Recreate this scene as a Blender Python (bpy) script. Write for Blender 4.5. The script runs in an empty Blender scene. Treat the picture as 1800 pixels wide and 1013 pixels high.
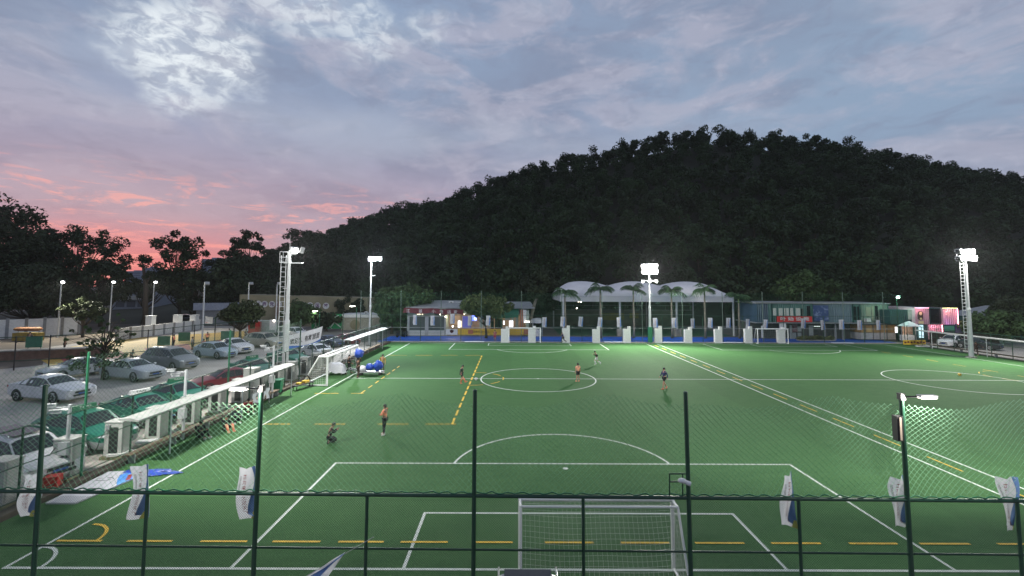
import bpy, bmesh, math, random
import numpy as np
from mathutils import Vector, Matrix
R = math.radians
SC = bpy.context.scene
COL = SC.collection

# ------------------------------------------------------------------ camera
CAM_H, FOC, PCX, PCY, PITCH, ROLL = 8.0, 804.3, 900.0, 448.3, R(3.97), R(0.2)
FW = Vector((0, math.cos(PITCH), math.sin(PITCH)))
RT0 = Vector((1, 0, 0)); UP0 = RT0.cross(FW)
RT = RT0*math.cos(ROLL) + UP0*math.sin(ROLL)
UP = -RT0*math.sin(ROLL) + UP0*math.cos(ROLL)
cd = bpy.data.cameras.new('camera'); cam = bpy.data.objects.new('camera', cd); COL.objects.link(cam)
cam.matrix_world = Matrix(((RT.x, UP.x, -FW.x, 0), (RT.y, UP.y, -FW.y, 0), (RT.z, UP.z, -FW.z, CAM_H), (0, 0, 0, 1)))
cd.sensor_width = 36; cd.lens = 36*FOC/1800; cd.shift_y = -(506.5-PCY)/1800
cd.clip_start = 0.2; cd.clip_end = 6000
SC.camera = cam

def ray(px, py):
    return RT*((px-PCX)/FOC) - UP*((py-PCY)/FOC) + FW
def P(px, py, z=0.0):                      # point of the ground (height z)
    d = ray(px, py); t = (z-CAM_H)/d.z
    return Vector((d.x*t, d.y*t, z))
def at(px, py, Y):                         # point at depth Y
    d = ray(px, py); t = Y/d.y
    return Vector((d.x*t, Y, CAM_H+d.z*t))

# ------------------------------------------------------------------ world
SC.view_settings.view_transform = 'Standard'; SC.view_settings.look = 'None'
SC.view_settings.gamma = 1; SC.view_settings.exposure = 0.0; SC.view_settings.use_curve_mapping = False
SC.cycles.use_denoising = True
SC.cycles.max_bounces = 5; SC.cycles.diffuse_bounces = 2; SC.cycles.glossy_bounces = 2
SC.cycles.transparent_max_bounces = 8; SC.cycles.caustics_reflective = False; SC.cycles.caustics_refractive = False
W = bpy.data.worlds.new("World"); SC.world = W; W.use_nodes = True
def build_world():
    nt = W.node_tree; N = nt.nodes; L = nt.links; N.clear()
    out = N.new('ShaderNodeOutputWorld'); bg = N.new('ShaderNodeBackground'); L.new(bg.outputs[0], out.inputs[0])
    tc = N.new('ShaderNodeTexCoord'); sep = N.new('ShaderNodeSeparateXYZ'); L.new(tc.outputs['Generated'], sep.inputs[0])
    def M(op, a, b=None, c=None):
        n = N.new('ShaderNodeMath'); n.operation = op
        for i, v in enumerate((a, b, c)):
            if v is None: continue
            if isinstance(v, (int, float)): n.inputs[i].default_value = v
            else: L.new(v, n.inputs[i])
        return n.outputs[0]
    def ss(v, a, b):
        n = N.new('ShaderNodeMapRange'); n.interpolation_type = 'SMOOTHSTEP'
        L.new(v, n.inputs[0]); n.inputs[1].default_value = a; n.inputs[2].default_value = b
        return n.outputs[0]
    def mix(f, a, b):
        n = N.new('ShaderNodeMix'); n.data_type = 'RGBA'
        for s, v in ((n.inputs[0], f), (n.inputs[6], a), (n.inputs[7], b)):
            if isinstance(v, (int, float)): s.default_value = v
            elif isinstance(v, tuple): s.default_value = (*v, 1)
            else: L.new(v, s)
        return n.outputs[2]
    def comb(x, y, z):
        n = N.new('ShaderNodeCombineXYZ')
        for i, v in enumerate((x, y, z)):
            if isinstance(v, (int, float)): n.inputs[i].default_value = v
            else: L.new(v, n.inputs[i])
        return n.outputs[0]
    def noise(vec, sc, det=7, rough=.55, dist=0.0):
        n = N.new('ShaderNodeTexNoise'); L.new(vec, n.inputs['Vector'])
        n.inputs['Scale'].default_value = sc; n.inputs['Detail'].default_value = det
        n.inputs['Roughness'].default_value = rough; n.inputs['Distortion'].default_value = dist
        return n.outputs[0]
    x, y, z = sep.outputs
    az = M('ARCTAN2', x, y); el = M('ARCSINE', z)
    den = M('ADD', M('MAXIMUM', z, 0.0), 0.10)
    pl = comb(M('DIVIDE', x, den), M('DIVIDE', y, den), 0.0)
    n1 = noise(pl, 0.75, 9, .58, .35)
    n2 = noise(comb(M('MULTIPLY', az, 9.0), M('MULTIPLY', el, 52.0), 2.0), 1.0, 8, .62, 1.1)
    n3 = noise(pl, 3.1, 8, .55, .5)
    n5 = noise(comb(M('MULTIPLY', az, 7.0), M('MULTIPLY', el, 10.0), 1.0), 1.0, 5, .5, .2)
    n6 = noise(comb(M('MULTIPLY', az, 26.0), M('MULTIPLY', el, 46.0), 7.0), 1.0, 6, .6, .5)
    n7 = noise(comb(M('MULTIPLY', az, 4.2), M('MULTIPLY', el, 12.0), 3.0), 1.0, 8, .58, .6)
    n8 = noise(comb(M('MULTIPLY', az, 9.0), M('MULTIPLY', el, 24.0), 9.0), 1.0, 7, .6, .7)
    n4 = noise(comb(M('MULTIPLY', az, 2.2), M('MULTIPLY', el, 5.0), 5.0), 1.0, 5, .5, .3)
    blue = (.265, .350, .500); lav = (.345, .350, .470); grey = (.215, .250, .355)
    c = mix(ss(el, R(9), R(27)), lav, blue)
    c = mix(ss(az, R(-4), R(38)), c, (.262, .350, .485))
    c = mix(M('MULTIPLY', ss(n1, .38, .62), .70), c, grey)
    c = mix(M('MULTIPLY', ss(n7, .44, .62), .60), c, (.43, .425, .525))
    c = mix(M('MULTIPLY', ss(n8, .48, .68), .42), c, (.215, .245, .350))
    c = mix(M('MULTIPLY', M('MULTIPLY', ss(n6, .50, .68), ss(n7, .40, .60)), .35), c, (.47, .48, .58))                       # darker cloud banks
    c = mix(M('MULTIPLY', ss(n4, .50, .72), .45), c, (.43, .48, .58))           # thin lighter veil
    # pink air over the sunset
    side = M('MULTIPLY', ss(az, R(-100), R(-48)), ss(az, R(18), R(-22)))
    low = ss(el, R(19), R(2.5))
    pk = M('MULTIPLY', side, low)
    c = mix(M('MULTIPLY', pk, .70), c, (.49, .29, .345))
    st = M('MULTIPLY', ss(n2, .505, .62), M('MULTIPLY', side, ss(el, R(13), R(8))))
    c = mix(M('MULTIPLY', M('MULTIPLY', st, ss(n6, .36, .56)), .85), c, (.80, .38, .37))
    core = M('MULTIPLY', M('MULTIPLY', ss(az, R(-60), R(-43)), ss(az, R(-24), R(-36))), ss(el, R(8.0), R(1.5)))
    c = mix(M('MULTIPLY', core, .9), c, (.66, .16, .20))
    c = mix(M('MULTIPLY', M('MULTIPLY', core, ss(n2, .46, .62)), .8), c, (.90, .33, .32))
    # bright break in the clouds
    def blob(a0, e0, wa, we):
        da = M('DIVIDE', M('SUBTRACT', az, R(a0)), R(wa)); de = M('DIVIDE', M('SUBTRACT', el, R(e0)), R(we))
        q = M('ADD', M('MULTIPLY', da, da), M('MULTIPLY', de, de))
        return ss(M('ADD', q, M('MULTIPLY', M('SUBTRACT', n5, .5), 2.6)), 1.15, 0.0)
    b = M('MAXIMUM', blob(-36.5, 22.5, 8.5, 5.5), M('MULTIPLY', blob(-22, 29.5, 15, 4.0), .6))
    b = M('MULTIPLY', b, M('ADD', M('MULTIPLY', ss(n6, .40, .62), .72), .28))
    c = mix(M('MULTIPLY', b, .95), c, (.80, .86, .90))
    sky = N.new('ShaderNodeTexSky'); sky.sky_type = 'NISHITA'; sky.sun_disc = False
    sky.sun_elevation = R(3.0); sky.sun_rotation = R(-39)
    add = N.new('ShaderNodeMix'); add.data_type = 'RGBA'; add.blend_type = 'ADD'
    add.inputs[0].default_value = 0.003
    L.new(c, add.inputs[6]); L.new(sky.outputs[0], add.inputs[7])
    L.new(add.outputs[2], bg.inputs[0]); bg.inputs[1].default_value = 1.07
build_world()
sd = bpy.data.lights.new('dusk_sun', 'SUN'); sd.energy = 0.12; sd.angle = R(12); sd.color = (1, .62, .55)
so = bpy.data.objects.new('dusk_sun', sd); COL.objects.link(so)
so.rotation_euler = Vector((math.sin(R(-39))*math.cos(R(5)), math.cos(R(-39))*math.cos(R(5)), math.sin(R(5)))).to_track_quat('Z', 'Y').to_euler()

# ------------------------------------------------------------------ helpers
def tag(o, label=None, cat=None, group=None, kind=None):
    if label: o['label'] = label
    if cat: o['category'] = cat
    if group: o['group'] = group
    if kind: o['kind'] = kind
    return o
def thing(name, label, cat, loc=(0, 0, 0), rz=0.0, group=None):
    o = bpy.data.objects.new(name, None); COL.objects.link(o)
    o.empty_display_size = .2; o.location = loc; o.rotation_euler = (0, 0, rz)
    return tag(o, label, cat, group)
def link(name, me, parent=None, loc=(0, 0, 0), rot=(0, 0, 0), scale=None):
    o = bpy.data.objects.new(name, me); COL.objects.link(o)
    if parent is not None: o.parent = parent
    o.location = loc; o.rotation_euler = rot
    if scale: o.scale = scale
    return o
def kids(o):
    return list(o.children)
def copy_tree(o, parent=None):
    c = o.copy(); COL.objects.link(c); c.parent = parent
    for ch in kids(o): copy_tree(ch, c)
    return c

class MB:
    """collects faces of one mesh"""
    def __init__(s): s.v = []; s.f = []; s.mi = []; s.sm = []
    def add(s, vs, fs, m=0, smooth=False):
        b = len(s.v); s.v += [tuple(v) for v in vs]
        for f in fs: s.f.append([b+i for i in f]); s.mi.append(m); s.sm.append(smooth)
        return s
    def box(s, c, d, rz=0.0, m=0, tilt=None):
        x, y, z = d[0]/2, d[1]/2, d[2]/2
        vs = [Vector((a*x, b*y, e*z)) for a in (-1, 1) for b in (-1, 1) for e in (-1, 1)]
        if tilt is not None: vs = [tilt @ v for v in vs]
        cr, sr = math.cos(rz), math.sin(rz)
        vs = [(c[0]+v.x*cr-v.y*sr, c[1]+v.x*sr+v.y*cr, c[2]+v.z) for v in vs]
        return s.add(vs, [(0, 1, 3, 2), (4, 6, 7, 5), (0, 4, 5, 1), (2, 3, 7, 6), (0, 2, 6, 4), (1, 5, 7, 3)], m)
    def bar(s, a, b, r0, r1=None, n=8, m=0, caps=True, smooth=True):
        a = Vector(a); b = Vector(b); r1 = r0 if r1 is None else r1
        d = (b-a); 
        if d.length < 1e-6: return s
        d.normalize(); u = d.orthogonal().normalized(); w = d.cross(u)
        vs = []
        for p, r in ((a, r0), (b, r1)):
            for i in range(n):
                t = 2*math.pi*i/n + math.pi/n
                vs.append(p+u*(r*math.cos(t))+w*(r*math.sin(t)))
        fs = [(i, (i+1) % n, n+(i+1) % n, n+i) for i in range(n)]
        s.add(vs, fs, m, smooth and n > 4)
        if caps: s.add(vs, [tuple(range(n-1, -1, -1)), tuple(range(n, 2*n))], m)
        return s
    def tube(s, pts, rs, n=6, m=0):
        pts = [Vector(p) for p in pts]
        if isinstance(rs, (int, float)): rs = [rs]*len(pts)
        rings = []
        for i, p in enumerate(pts):
            d = (pts[min(i+1, len(pts)-1)]-pts[max(i-1, 0)]).normalized()
            u = d.cross(Vector((.31, .2, .93))).normalized(); w = d.cross(u)
            rings.append([p+u*(rs[i]*math.cos(2*math.pi*k/n))+w*(rs[i]*math.sin(2*math.pi*k/n)) for k in range(n)])
        vs = [v for r in rings for v in r]; fs = []
        for i in range(len(pts)-1):
            for k in range(n):
                fs.append((i*n+k, i*n+(k+1) % n, (i+1)*n+(k+1) % n, (i+1)*n+k))
        fs += [tuple(range(n-1, -1, -1)), tuple((len(pts)-1)*n+k for k in range(n))]
        return s.add(vs, fs, m, True)
    def quad(s, a, b, c, d, m=0): return s.add([a, b, c, d], [(0, 1, 2, 3)], m)
    def ell(s, c, r, nu=12, nv=8, m=0, rot=None):
        vs = []; fs = []
        for j in range(nv+1):
            t = math.pi*j/nv
            for i in range(nu):
                p = 2*math.pi*i/nu
                q = Vector((r[0]*math.sin(t)*math.cos(p), r[1]*math.sin(t)*math.sin(p), r[2]*math.cos(t)))
                if rot is not None: q = rot @ q
                vs.append((c[0]+q.x, c[1]+q.y, c[2]+q.z))
        for j in range(nv):
            for i in range(nu):
                fs.append((j*nu+i, (j+1)*nu+i, (j+1)*nu+(i+1) % nu, j*nu+(i+1) % nu))
        return s.add(vs, fs, m, True)
    def prism(s, pts, z0, z1, m=0):
        n = len(pts)
        vs = [(p[0], p[1], z0) for p in pts]+[(p[0], p[1], z1) for p in pts]
        fs = [tuple(range(n-1, -1, -1)), tuple(range(n, 2*n))]+[(i, (i+1) % n, n+(i+1) % n, n+i) for i in range(n)]
        return s.add(vs, fs, m)
    def disc(s, c, r, axis='Y', n=16, m=0, th=.02):
        a = {'X': Vector((1, 0, 0)), 'Y': Vector((0, 1, 0)), 'Z': Vector((0, 0, 1))}[axis]
        return s.bar(Vector(c)-a*th/2, Vector(c)+a*th/2, r, r, n, m, smooth=False)
    def mesh(s, name, mats):
        me = bpy.data.meshes.new(name); me.from_pydata(s.v, [], s.f)
        for m in (mats if isinstance(mats, (list, tuple)) else [mats]): me.materials.append(m)
        if s.f:
            me.polygons.foreach_set('material_index', s.mi); me.polygons.foreach_set('use_smooth', s.sm)
        me.update(); return me
    def build(s, name, mats, parent=None, loc=(0, 0, 0), rot=(0, 0, 0)):
        return link(name, s.mesh(name, mats), parent, loc, rot)

def np_mesh(name, verts, quads, mats, mi=None, smooth=False):
    me = bpy.data.meshes.new(name)
    k = quads.shape[1]
    me.vertices.add(len(verts)); me.vertices.foreach_set('co', np.ascontiguousarray(verts, np.float32).ravel())
    me.loops.add(quads.size); me.loops.foreach_set('vertex_index', np.ascontiguousarray(quads, np.int32).ravel())
    me.polygons.add(len(quads)); me.polygons.foreach_set('loop_start', np.arange(0, quads.size, k, dtype=np.int32))
    for m in (mats if isinstance(mats, (list, tuple)) else [mats]): me.materials.append(m)
    if mi is not None: me.polygons.foreach_set('material_index', mi)
    if smooth: me.polygons.foreach_set('use_smooth', np.ones(len(quads), bool))
    me.update(calc_edges=True); return me

# ------------------------------------------------------------------ materials
def lin(r, g, b):
    return tuple(((c/255)/12.92 if c/255 <= .04045 else ((c/255+.055)/1.055)**2.4) for c in (r, g, b))
MATS = {}
def mat(name, col, rough=.6, metal=0.0, var=0.0, scale=3.0, bump=0.0, bscale=40.0, spec=.5, stretch=None, col2=None, coat=0.0, obj=False):
    if name in MATS: return MATS[name]
    m = bpy.data.materials.new(name); m.use_nodes = True; nt = m.node_tree; N = nt.nodes; L = nt.links
    b = N['Principled BSDF']; b.inputs['Roughness'].default_value = rough; b.inputs['Metallic'].default_value = metal
    b.inputs['Specular IOR Level'].default_value = spec; b.inputs['Coat Weight'].default_value = coat
    tc = N.new('ShaderNodeTexCoord'); vec = tc.outputs['Object']
    if stretch:
        mp = N.new('ShaderNodeMapping'); mp.inputs['Scale'].default_value = stretch; L.new(vec, mp.inputs[0]); vec = mp.outputs[0]
    if var > 0 or col2:
        nz = N.new('ShaderNodeTexNoise'); nz.inputs['Scale'].default_value = scale; nz.inputs['Detail'].default_value = 8; nz.inputs['Roughness'].default_value = .62
        L.new(vec, nz.inputs['Vector'])
        mr = N.new('ShaderNodeMapRange'); mr.inputs[1].default_value = .3; mr.inputs[2].default_value = .7
        L.new(nz.outputs[0], mr.inputs[0])
        mx = N.new('ShaderNodeMix'); mx.data_type = 'RGBA'
        c2 = col2 if col2 else tuple(min(1, c*(1+var)) for c in col)
        c1 = col if col2 else tuple(c*(1-var) for c in col)
        mx.inputs[6].default_value = (*c1, 1); mx.inputs[7].default_value = (*c2, 1)
        L.new(mr.outputs[0], mx.inputs[0]); L.new(mx.outputs[2], b.inputs['Base Color'])
    else:
        b.inputs['Base Color'].default_value = (*col, 1)
    if bump > 0:
        nb = N.new('ShaderNodeTexNoise'); nb.inputs['Scale'].default_value = bscale; nb.inputs['Detail'].default_value = 4
        L.new(vec, nb.inputs['Vector'])
        bp = N.new('ShaderNodeBump'); bp.inputs['Strength'].default_value = bump; bp.inputs['Distance'].default_value = .02
        L.new(nb.outputs[0], bp.inputs['Height']); L.new(bp.outputs[0], b.inputs['Normal'])
    MATS[name] = m; return m
def emit(name, col, s, base=(.8, .8, .8)):
    if name in MATS: return MATS[name]
    m = bpy.data.materials.new(name); m.use_nodes = True; b = m.node_tree.nodes['Principled BSDF']
    b.inputs['Base Color'].default_value = (*base, 1); b.inputs['Emission Color'].default_value = (*col, 1); b.inputs['Emission Strength'].default_value = s
    MATS[name] = m; return m

M_white = mat('white_paint', (.62, .63, .62), .5, var=.12, scale=4)
M_whitep = mat('white_pole_paint', (.42, .44, .45), .45, var=.1, scale=2)
M_dgreen = mat('dark_green_paint', (.007, .044, .024), .45, var=.2, scale=5)
M_green = mat('green_paint', (.010, .12, .055), .5, var=.15, scale=4)
M_netg = mat('green_net_cord', (.018, .10, .052), .7)
M_netlite = mat('pale_net_cord', (.075, .16, .105), .8)
M_netnear = mat('net_cord_near', (.20, .42, .26), .8)
M_goal = mat('goal_white', (.78, .79, .78), .45)
M_netwhite = mat('white_net_cord', (.45, .47, .44), .8)
M_black = mat('black_plastic', (.012, .012, .013), .5)
M_rubber = mat('tyre_rubber', (.012, .012, .012), .85)
M_chrome = mat('alloy', (.45, .46, .47), .3, .8)
M_glass = mat('dark_glass', (.012, .016, .018), .06, spec=.7)
M_concrete = mat('concrete', (.25, .24, .22), .9, var=.3, scale=2.5, bump=.3)
M_dirt = mat('dirt_strip', (.075, .062, .045), .95, var=.5, scale=1.8, bump=.6)
M_steel = mat('dull_steel', (.30, .31, .32), .5, .3, var=.15)
M_grey = mat('grey_paint', (.22, .23, .24), .6, var=.15)
M_dark = mat('dark_panel', (.045, .055, .058), .6, var=.2)
M_bark = mat('bark', (.055, .042, .030), .95, var=.4, scale=6, bump=.6)
M_palebark = mat('pale_bark', (.16, .145, .115), .9, var=.35, scale=4, bump=.4)
M_skin = mat('skin', (.33, .18, .12), .55)
M_hair = mat('black_hair', (.010, .009, .009), .6)
M_red = mat('red_paint', (.38, .025, .022), .5, var=.15)
M_yellow = mat('yellow_board', (.55, .36, .03), .5, var=.12)
M_blue = mat('blue_sheet', (.010, .045, .30), .45, var=.25, scale=6)
M_ink = mat('black_ink', (.02, .02, .022), .7)
M_redink = mat('red_ink', (.22, .02, .025), .7)
M_clothw = mat('white_cloth', (.60, .61, .64), .85, var=.08, scale=8)
E_lamp = emit('lit_lamp_white', (1, .97, .90), 32)
E_cool = emit('lit_lamp_cool', (.86, .94, 1), 32)
E_soft = emit('lit_tube', (1, .93, .82), 4)
def leafmat(name, c, var=.45, sc=.12):
    m = mat(name, c, .75, var=var, scale=sc, spec=.25)
    return m

def translucent(m, f=.5):
    nt = m.node_tree; N = nt.nodes; L = nt.links; p = N['Principled BSDF']; o = [n for n in N if n.type == 'OUTPUT_MATERIAL'][0]
    tr = N.new('ShaderNodeBsdfTranslucent'); mx = N.new('ShaderNodeMixShader'); mx.inputs[0].default_value = f
    src = p.inputs['Base Color']
    if src.is_linked: L.new(src.links[0].from_socket, tr.inputs[0])
    else: tr.inputs[0].default_value = src.default_value
    L.new(p.outputs[0], mx.inputs[1]); L.new(tr.outputs[0], mx.inputs[2]); L.new(mx.outputs[0], o.inputs[0]); return m
# ================================================================== SETTING
def sheet(name, pts, z, m, kind='structure', th=None):
    b = MB()
    b.add([(p[0], p[1], z) for p in pts], [tuple(range(len(pts)))])
    return tag(b.build(name, m), kind=kind)
def turf_mat():
    m = bpy.data.materials.new('turf'); m.use_nodes = True; nt = m.node_tree; N = nt.nodes; L = nt.links
    b = N['Principled BSDF']; b.inputs['Roughness'].default_value = .85; b.inputs['Specular IOR Level'].default_value = .06
    tc = N.new('ShaderNodeTexCoord')
    def nz(sc, st, det=6, rg=.6):
        mp = N.new('ShaderNodeMapping'); mp.inputs['Scale'].default_value = st; L.new(tc.outputs['Object'], mp.inputs[0])
        n = N.new('ShaderNodeTexNoise'); n.inputs['Scale'].default_value = sc; n.inputs['Detail'].default_value = det; n.inputs['Roughness'].default_value = rg
        L.new(mp.outputs[0], n.inputs['Vector']); return n.outputs[0]
    def mixc(f, a, bb, lo=.35, hi=.65):
        mr = N.new('ShaderNodeMapRange'); mr.inputs[1].default_value = lo; mr.inputs[2].default_value = hi; L.new(f, mr.inputs[0])
        x = N.new('ShaderNodeMix'); x.data_type = 'RGBA'; L.new(mr.outputs[0], x.inputs[0])
        for s, v in ((x.inputs[6], a), (x.inputs[7], bb)):
            if isinstance(v, tuple): s.default_value = (*v, 1)
            else: L.new(v, s)
        return x.outputs[2]
    c = mixc(nz(.16, (1, 1, 1), 8, .65), (.025, .094, .029), (.040, .126, .041))
    rub = mixc(nz(.9, (1, 2.4, 1), 8, .75), (.018, .070, .021), (.062, .142, .050), .38, .62)
    x = N.new('ShaderNodeMix'); x.data_type = 'RGBA'; x.inputs[0].default_value = .6; L.new(c, x.inputs[6]); L.new(rub, x.inputs[7])
    fib = mixc(nz(11, (1, 2.6, 1), 6, .85), (.007, .036, .011), (.092, .196, .074), .36, .64)
    y = N.new('ShaderNodeMix'); y.data_type = 'RGBA'; y.inputs[0].default_value = .6; L.new(x.outputs[2], y.inputs[6]); L.new(fib, y.inputs[7])
    sx = N.new('ShaderNodeSeparateXYZ'); L.new(tc.outputs['Object'], sx.inputs[0])      # four metre rolls with their own pile
    dv = N.new('ShaderNodeMath'); dv.operation = 'DIVIDE'; dv.inputs[1].default_value = 3.9; L.new(sx.outputs[0], dv.inputs[0])
    fl = N.new('ShaderNodeMath'); fl.operation = 'FLOOR'; L.new(dv.outputs[0], fl.inputs[0])
    wn = N.new('ShaderNodeTexWhiteNoise'); wn.noise_dimensions = '1D'; L.new(fl.outputs[0], wn.inputs['W'])
    mr2 = N.new('ShaderNodeMapRange'); mr2.inputs[3].default_value = .93; mr2.inputs[4].default_value = 1.05; L.new(wn.outputs[0], mr2.inputs[0])
    vm = N.new('ShaderNodeVectorMath'); vm.operation = 'SCALE'; L.new(y.outputs[2], vm.inputs[0]); L.new(mr2.outputs[0], vm.inputs['Scale'])
    L.new(vm.outputs[0], b.inputs['Base Color'])
    bp = N.new('ShaderNodeBump'); bp.inputs['Strength'].default_value = .6; bp.inputs['Distance'].default_value = .04
    L.new(nz(30, (1, 1, 1), 4, .7), bp.inputs['Height']); L.new(bp.outputs[0], b.inputs['Normal'])
    return m
sheet('ground', [(-2500, -300), (2500, -300), (2500, 4000), (-2500, 4000)], -.03, mat('earth', (.06, .058, .05), .95, var=.4, scale=.05, bump=.4))
M_asph = mat('lot_asphalt', (.33, .305, .275), .85, var=.22, scale=.35, bump=.25, bscale=25)
sheet('parking_lot', [(-17.9, 11), (-17.9, 92), (-75, 92), (-75, 30), (-45, 11)], -.012, M_asph)
XL, XR, XR2, XRR, YN, YF, YH = -14.35, 19.0, 20.5, 52.6, 13.6, 65.4, 40.5
sheet('turf', [(-17.2, 12.1), (56.5, 12.1), (56.5, 66.4), (-17.2, 66.4)], 0.0, turf_mat())
sheet('street', [(-30, -20), (70, -20), (70, 11.8), (-30, 11.8)], -.016, M_asph)
sheet('far_path', [(-40, 66.4), (75, 66.4), (75, 99), (-40, 99)], -.006, mat('far_paving', (.13, .125, .115), .9, var=.3, scale=.6, bump=.3))
sheet('blue_path', [(-19.5, 66.9), (56.5, 66.9), (56.5, 74.5), (-19.5, 74.5)], 0.0, mat('blue_court_paint', (.008, .085, .46), .55, var=.15, scale=.7))
b = MB(); b.box((19, 66.62, .04), (75, .45, .14)); tag(b.build('kerb', M_concrete), kind='structure')
b = MB(); b.box((-17.55, 39, .05), (.5, 55, .2)); tag(b.build('side_kerb', M_dirt), kind='structure')
sheet('side_road', [(57.2, 30), (90, 30), (90, 66.3), (57.2, 66.3)], -.010, M_asph)
# basketball court
ca = [P(88, 643), P(446, 602), P(432, 582), P(236, 594), P(52, 620)]
sheet('basketball_court', ca, .004, mat('court_yellow', (.46, .30, .065), .7, var=.15, scale=.5))
sheet('court_surround', [(-49.5, 43), (-47, 46.5), (-60, 60), (-60, 90), (-75, 90), (-75, 43)], -.004, mat('brown_earth', (.10, .08, .06), .95, var=.4, scale=.5))
def lerp(a, b, t): return a+(b-a)*t
b = MB()
for (t0, t1) in ((.06, .30), (.40, .62), (.72, .93)):
    q = [lerp(ca[0], ca[1], t0), lerp(ca[0], ca[1], t1), lerp(lerp(ca[0], ca[1], t1), lerp(ca[4], ca[2], t1), .42), lerp(lerp(ca[0], ca[1], t0), lerp(ca[4], ca[2], t0), .42)]
    b.add([(p.x, p.y, .009) for p in q], [(0, 1, 2, 3)])
tag(b.build('court_key_area', mat('court_pink', (.36, .09, .09), .7, var=.15, scale=.6)), kind='structure')

# ---- markings
def seg(b, x0, y0, x1, y1, w=.10, z=.006):
    d = Vector((x1-x0, y1-y0, 0)); d.normalize(); n = Vector((-d.y, d.x, 0))*w/2
    b.quad((x0-n.x, y0-n.y, z), (x1-n.x, y1-n.y, z), (x1+n.x, y1+n.y, z), (x0+n.x, y0+n.y, z))
def arc(b, cx, cy, r, a0, a1, w=.10, n=48, z=.006):
    vs = []; 
    for i in range(n+1):
        t = a0+(a1-a0)*i/n
        for q in (r-w/2, r+w/2): vs.append((cx+q*math.cos(t), cy+q*math.sin(t), z))
    b.add(vs, [(2*i, 2*i+1, 2*i+3, 2*i+2) for i in range(n)])
M_line = mat('line_white', (.56, .60, .56), .8, var=.3, scale=5, col2=(.40, .46, .41))
M_yline = mat('line_yellow', (.56, .36, .02), .8, var=.25, scale=6)
b = MB()
for x in (XL, XR): seg(b, x, YN, x, YF)
for x in (XR2, XRR): seg(b, x, YN, x, YF, .10)
seg(b, XL-.05, YN-.05, XRR+.05, YN-.05, z=.0075)
seg(b, XL, YH, XRR, YH, z=.009)
seg(b, XL, YF, XR, YF, z=.0075); seg(b, XR2, YF, XRR, YF, z=.0075)
CX, CR = 2.3, 4.96
arc(b, CX, YH, CR, 0, 2*math.pi, n=96, z=.0105)
b.disc((CX, YH, .010), .11, 'Z', 12, th=.004)
def box_lines(x0, x1, y, yb):
    seg(b, x0, yb, x0, y, z=.006); seg(b, x1, yb, x1, y, z=.006); seg(b, x0-.05, y, x1+.05, y, z=.0075)
box_lines(-7.95, 12.62, 21.33, YN); box_lines(-3.05, 7.84, 16.78, YN)
yt = P(960, 764).y; yc = yt-CR; a = math.asin((21.33-yc)/CR)
arc(b, CX, yc, CR, a, math.pi-a, z=.009)
b.disc((P(994, 824).x, P(994, 824).y, .010), .12, 'Z', 12, th=.004)
box_lines(-8.0, 12.4, 59.0, YF); box_lines(-3.2, 8.1, 62.9, YF)
yb_ = P(935, 620.5).y; a = math.asin(max(-1, min(1, (yb_+CR-59.0)/CR)))
arc(b, CX+.3, yb_+CR, CR, math.pi+a, 2*math.pi-a, z=.009)
C2 = P(1541, 660).x+CR+.2
arc(b, C2, YH-.2, CR+.2, 0, 2*math.pi, n=96, z=.0105)
box_lines(P(1272, 616).x, P(1563, 620).x, 59.3, YF); box_lines(C2-5, C2+5.6, 62.9, YF)
arc(b, C2-1.2, yb_+CR+.2, CR, math.pi+a, 2*math.pi-a, z=.009)
box_lines(C2-10.3, C2+10.3, 21.33, YN)
arc(b, XL, YN, 1.0, 0, math.pi/2, z=.0105, n=16)
tag(b.build('white_markings', M_line), kind='structure')
b = MB()
def ypx(x0, y0, x1, y1, w=.09):
    p = P(x0, y0); q = P(x1, y1); seg(b, p.x, p.y, q.x, q.y, w, .013)
yd = P(900, 954).y
for x0, x1 in ((95, 175), (220, 300), (350, 433), (478, 562), (594, 674), (704, 787), (836, 901), (958, 1043), (1091, 1176), (1221, 1307), (1354, 1441), (1490, 1574), (1613, 1700), (1748, 1832)):
    seg(b, P(x0, 954).x, yd, P(x1, 954).x, yd, .095, .013)
pc = P(108, 954); arc(b, pc.x, yd, 1.0, 0, math.pi*.5, .1, 14, .0145)
for x0, x1 in ((465, 510), (553, 607), (663, 719), (748, 802)): ypx(x0, 746, x1, 746)
for x0, x1 in ((553, 595), (617, 640)): ypx(x0, 692, x1, 692)
for x0, x1 in ((680, 715), (730, 760), (775, 805), (818, 845)): ypx(x0, 625, x1, 625)
def ydash(x, y0, y1, ln, gap, w=.09):
    y = y0
    while y < y1: seg(b, x, y, x, min(y+ln, y1), w, .0125); y += ln+gap
ydash(-3.45, P(802, 746).y, P(845, 625).y, 1.25, .55, .13)
ydash(-11.25, P(640, 692).y, P(705, 643).y, 1.0, .8)
for i in range(5):
    arc(b, -3.45, YH, 2.75, -math.pi/2+i*.68, -math.pi/2+i*.68+.42, .09, 8, .0145)
ydash(19.75, YN+.6, YF-.5, 1.75, 1.45, .08)
ydash(46.5, YN+6, YF-6, 1.4, 1.7, .07)
for i in range(6): arc(b, 46.5, YH+1.5, 3, math.pi/2+i*.6, math.pi/2+i*.6+.36, .07, 6, .0145)
tag(b.build('yellow_markings', M_yline), kind='structure')

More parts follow.
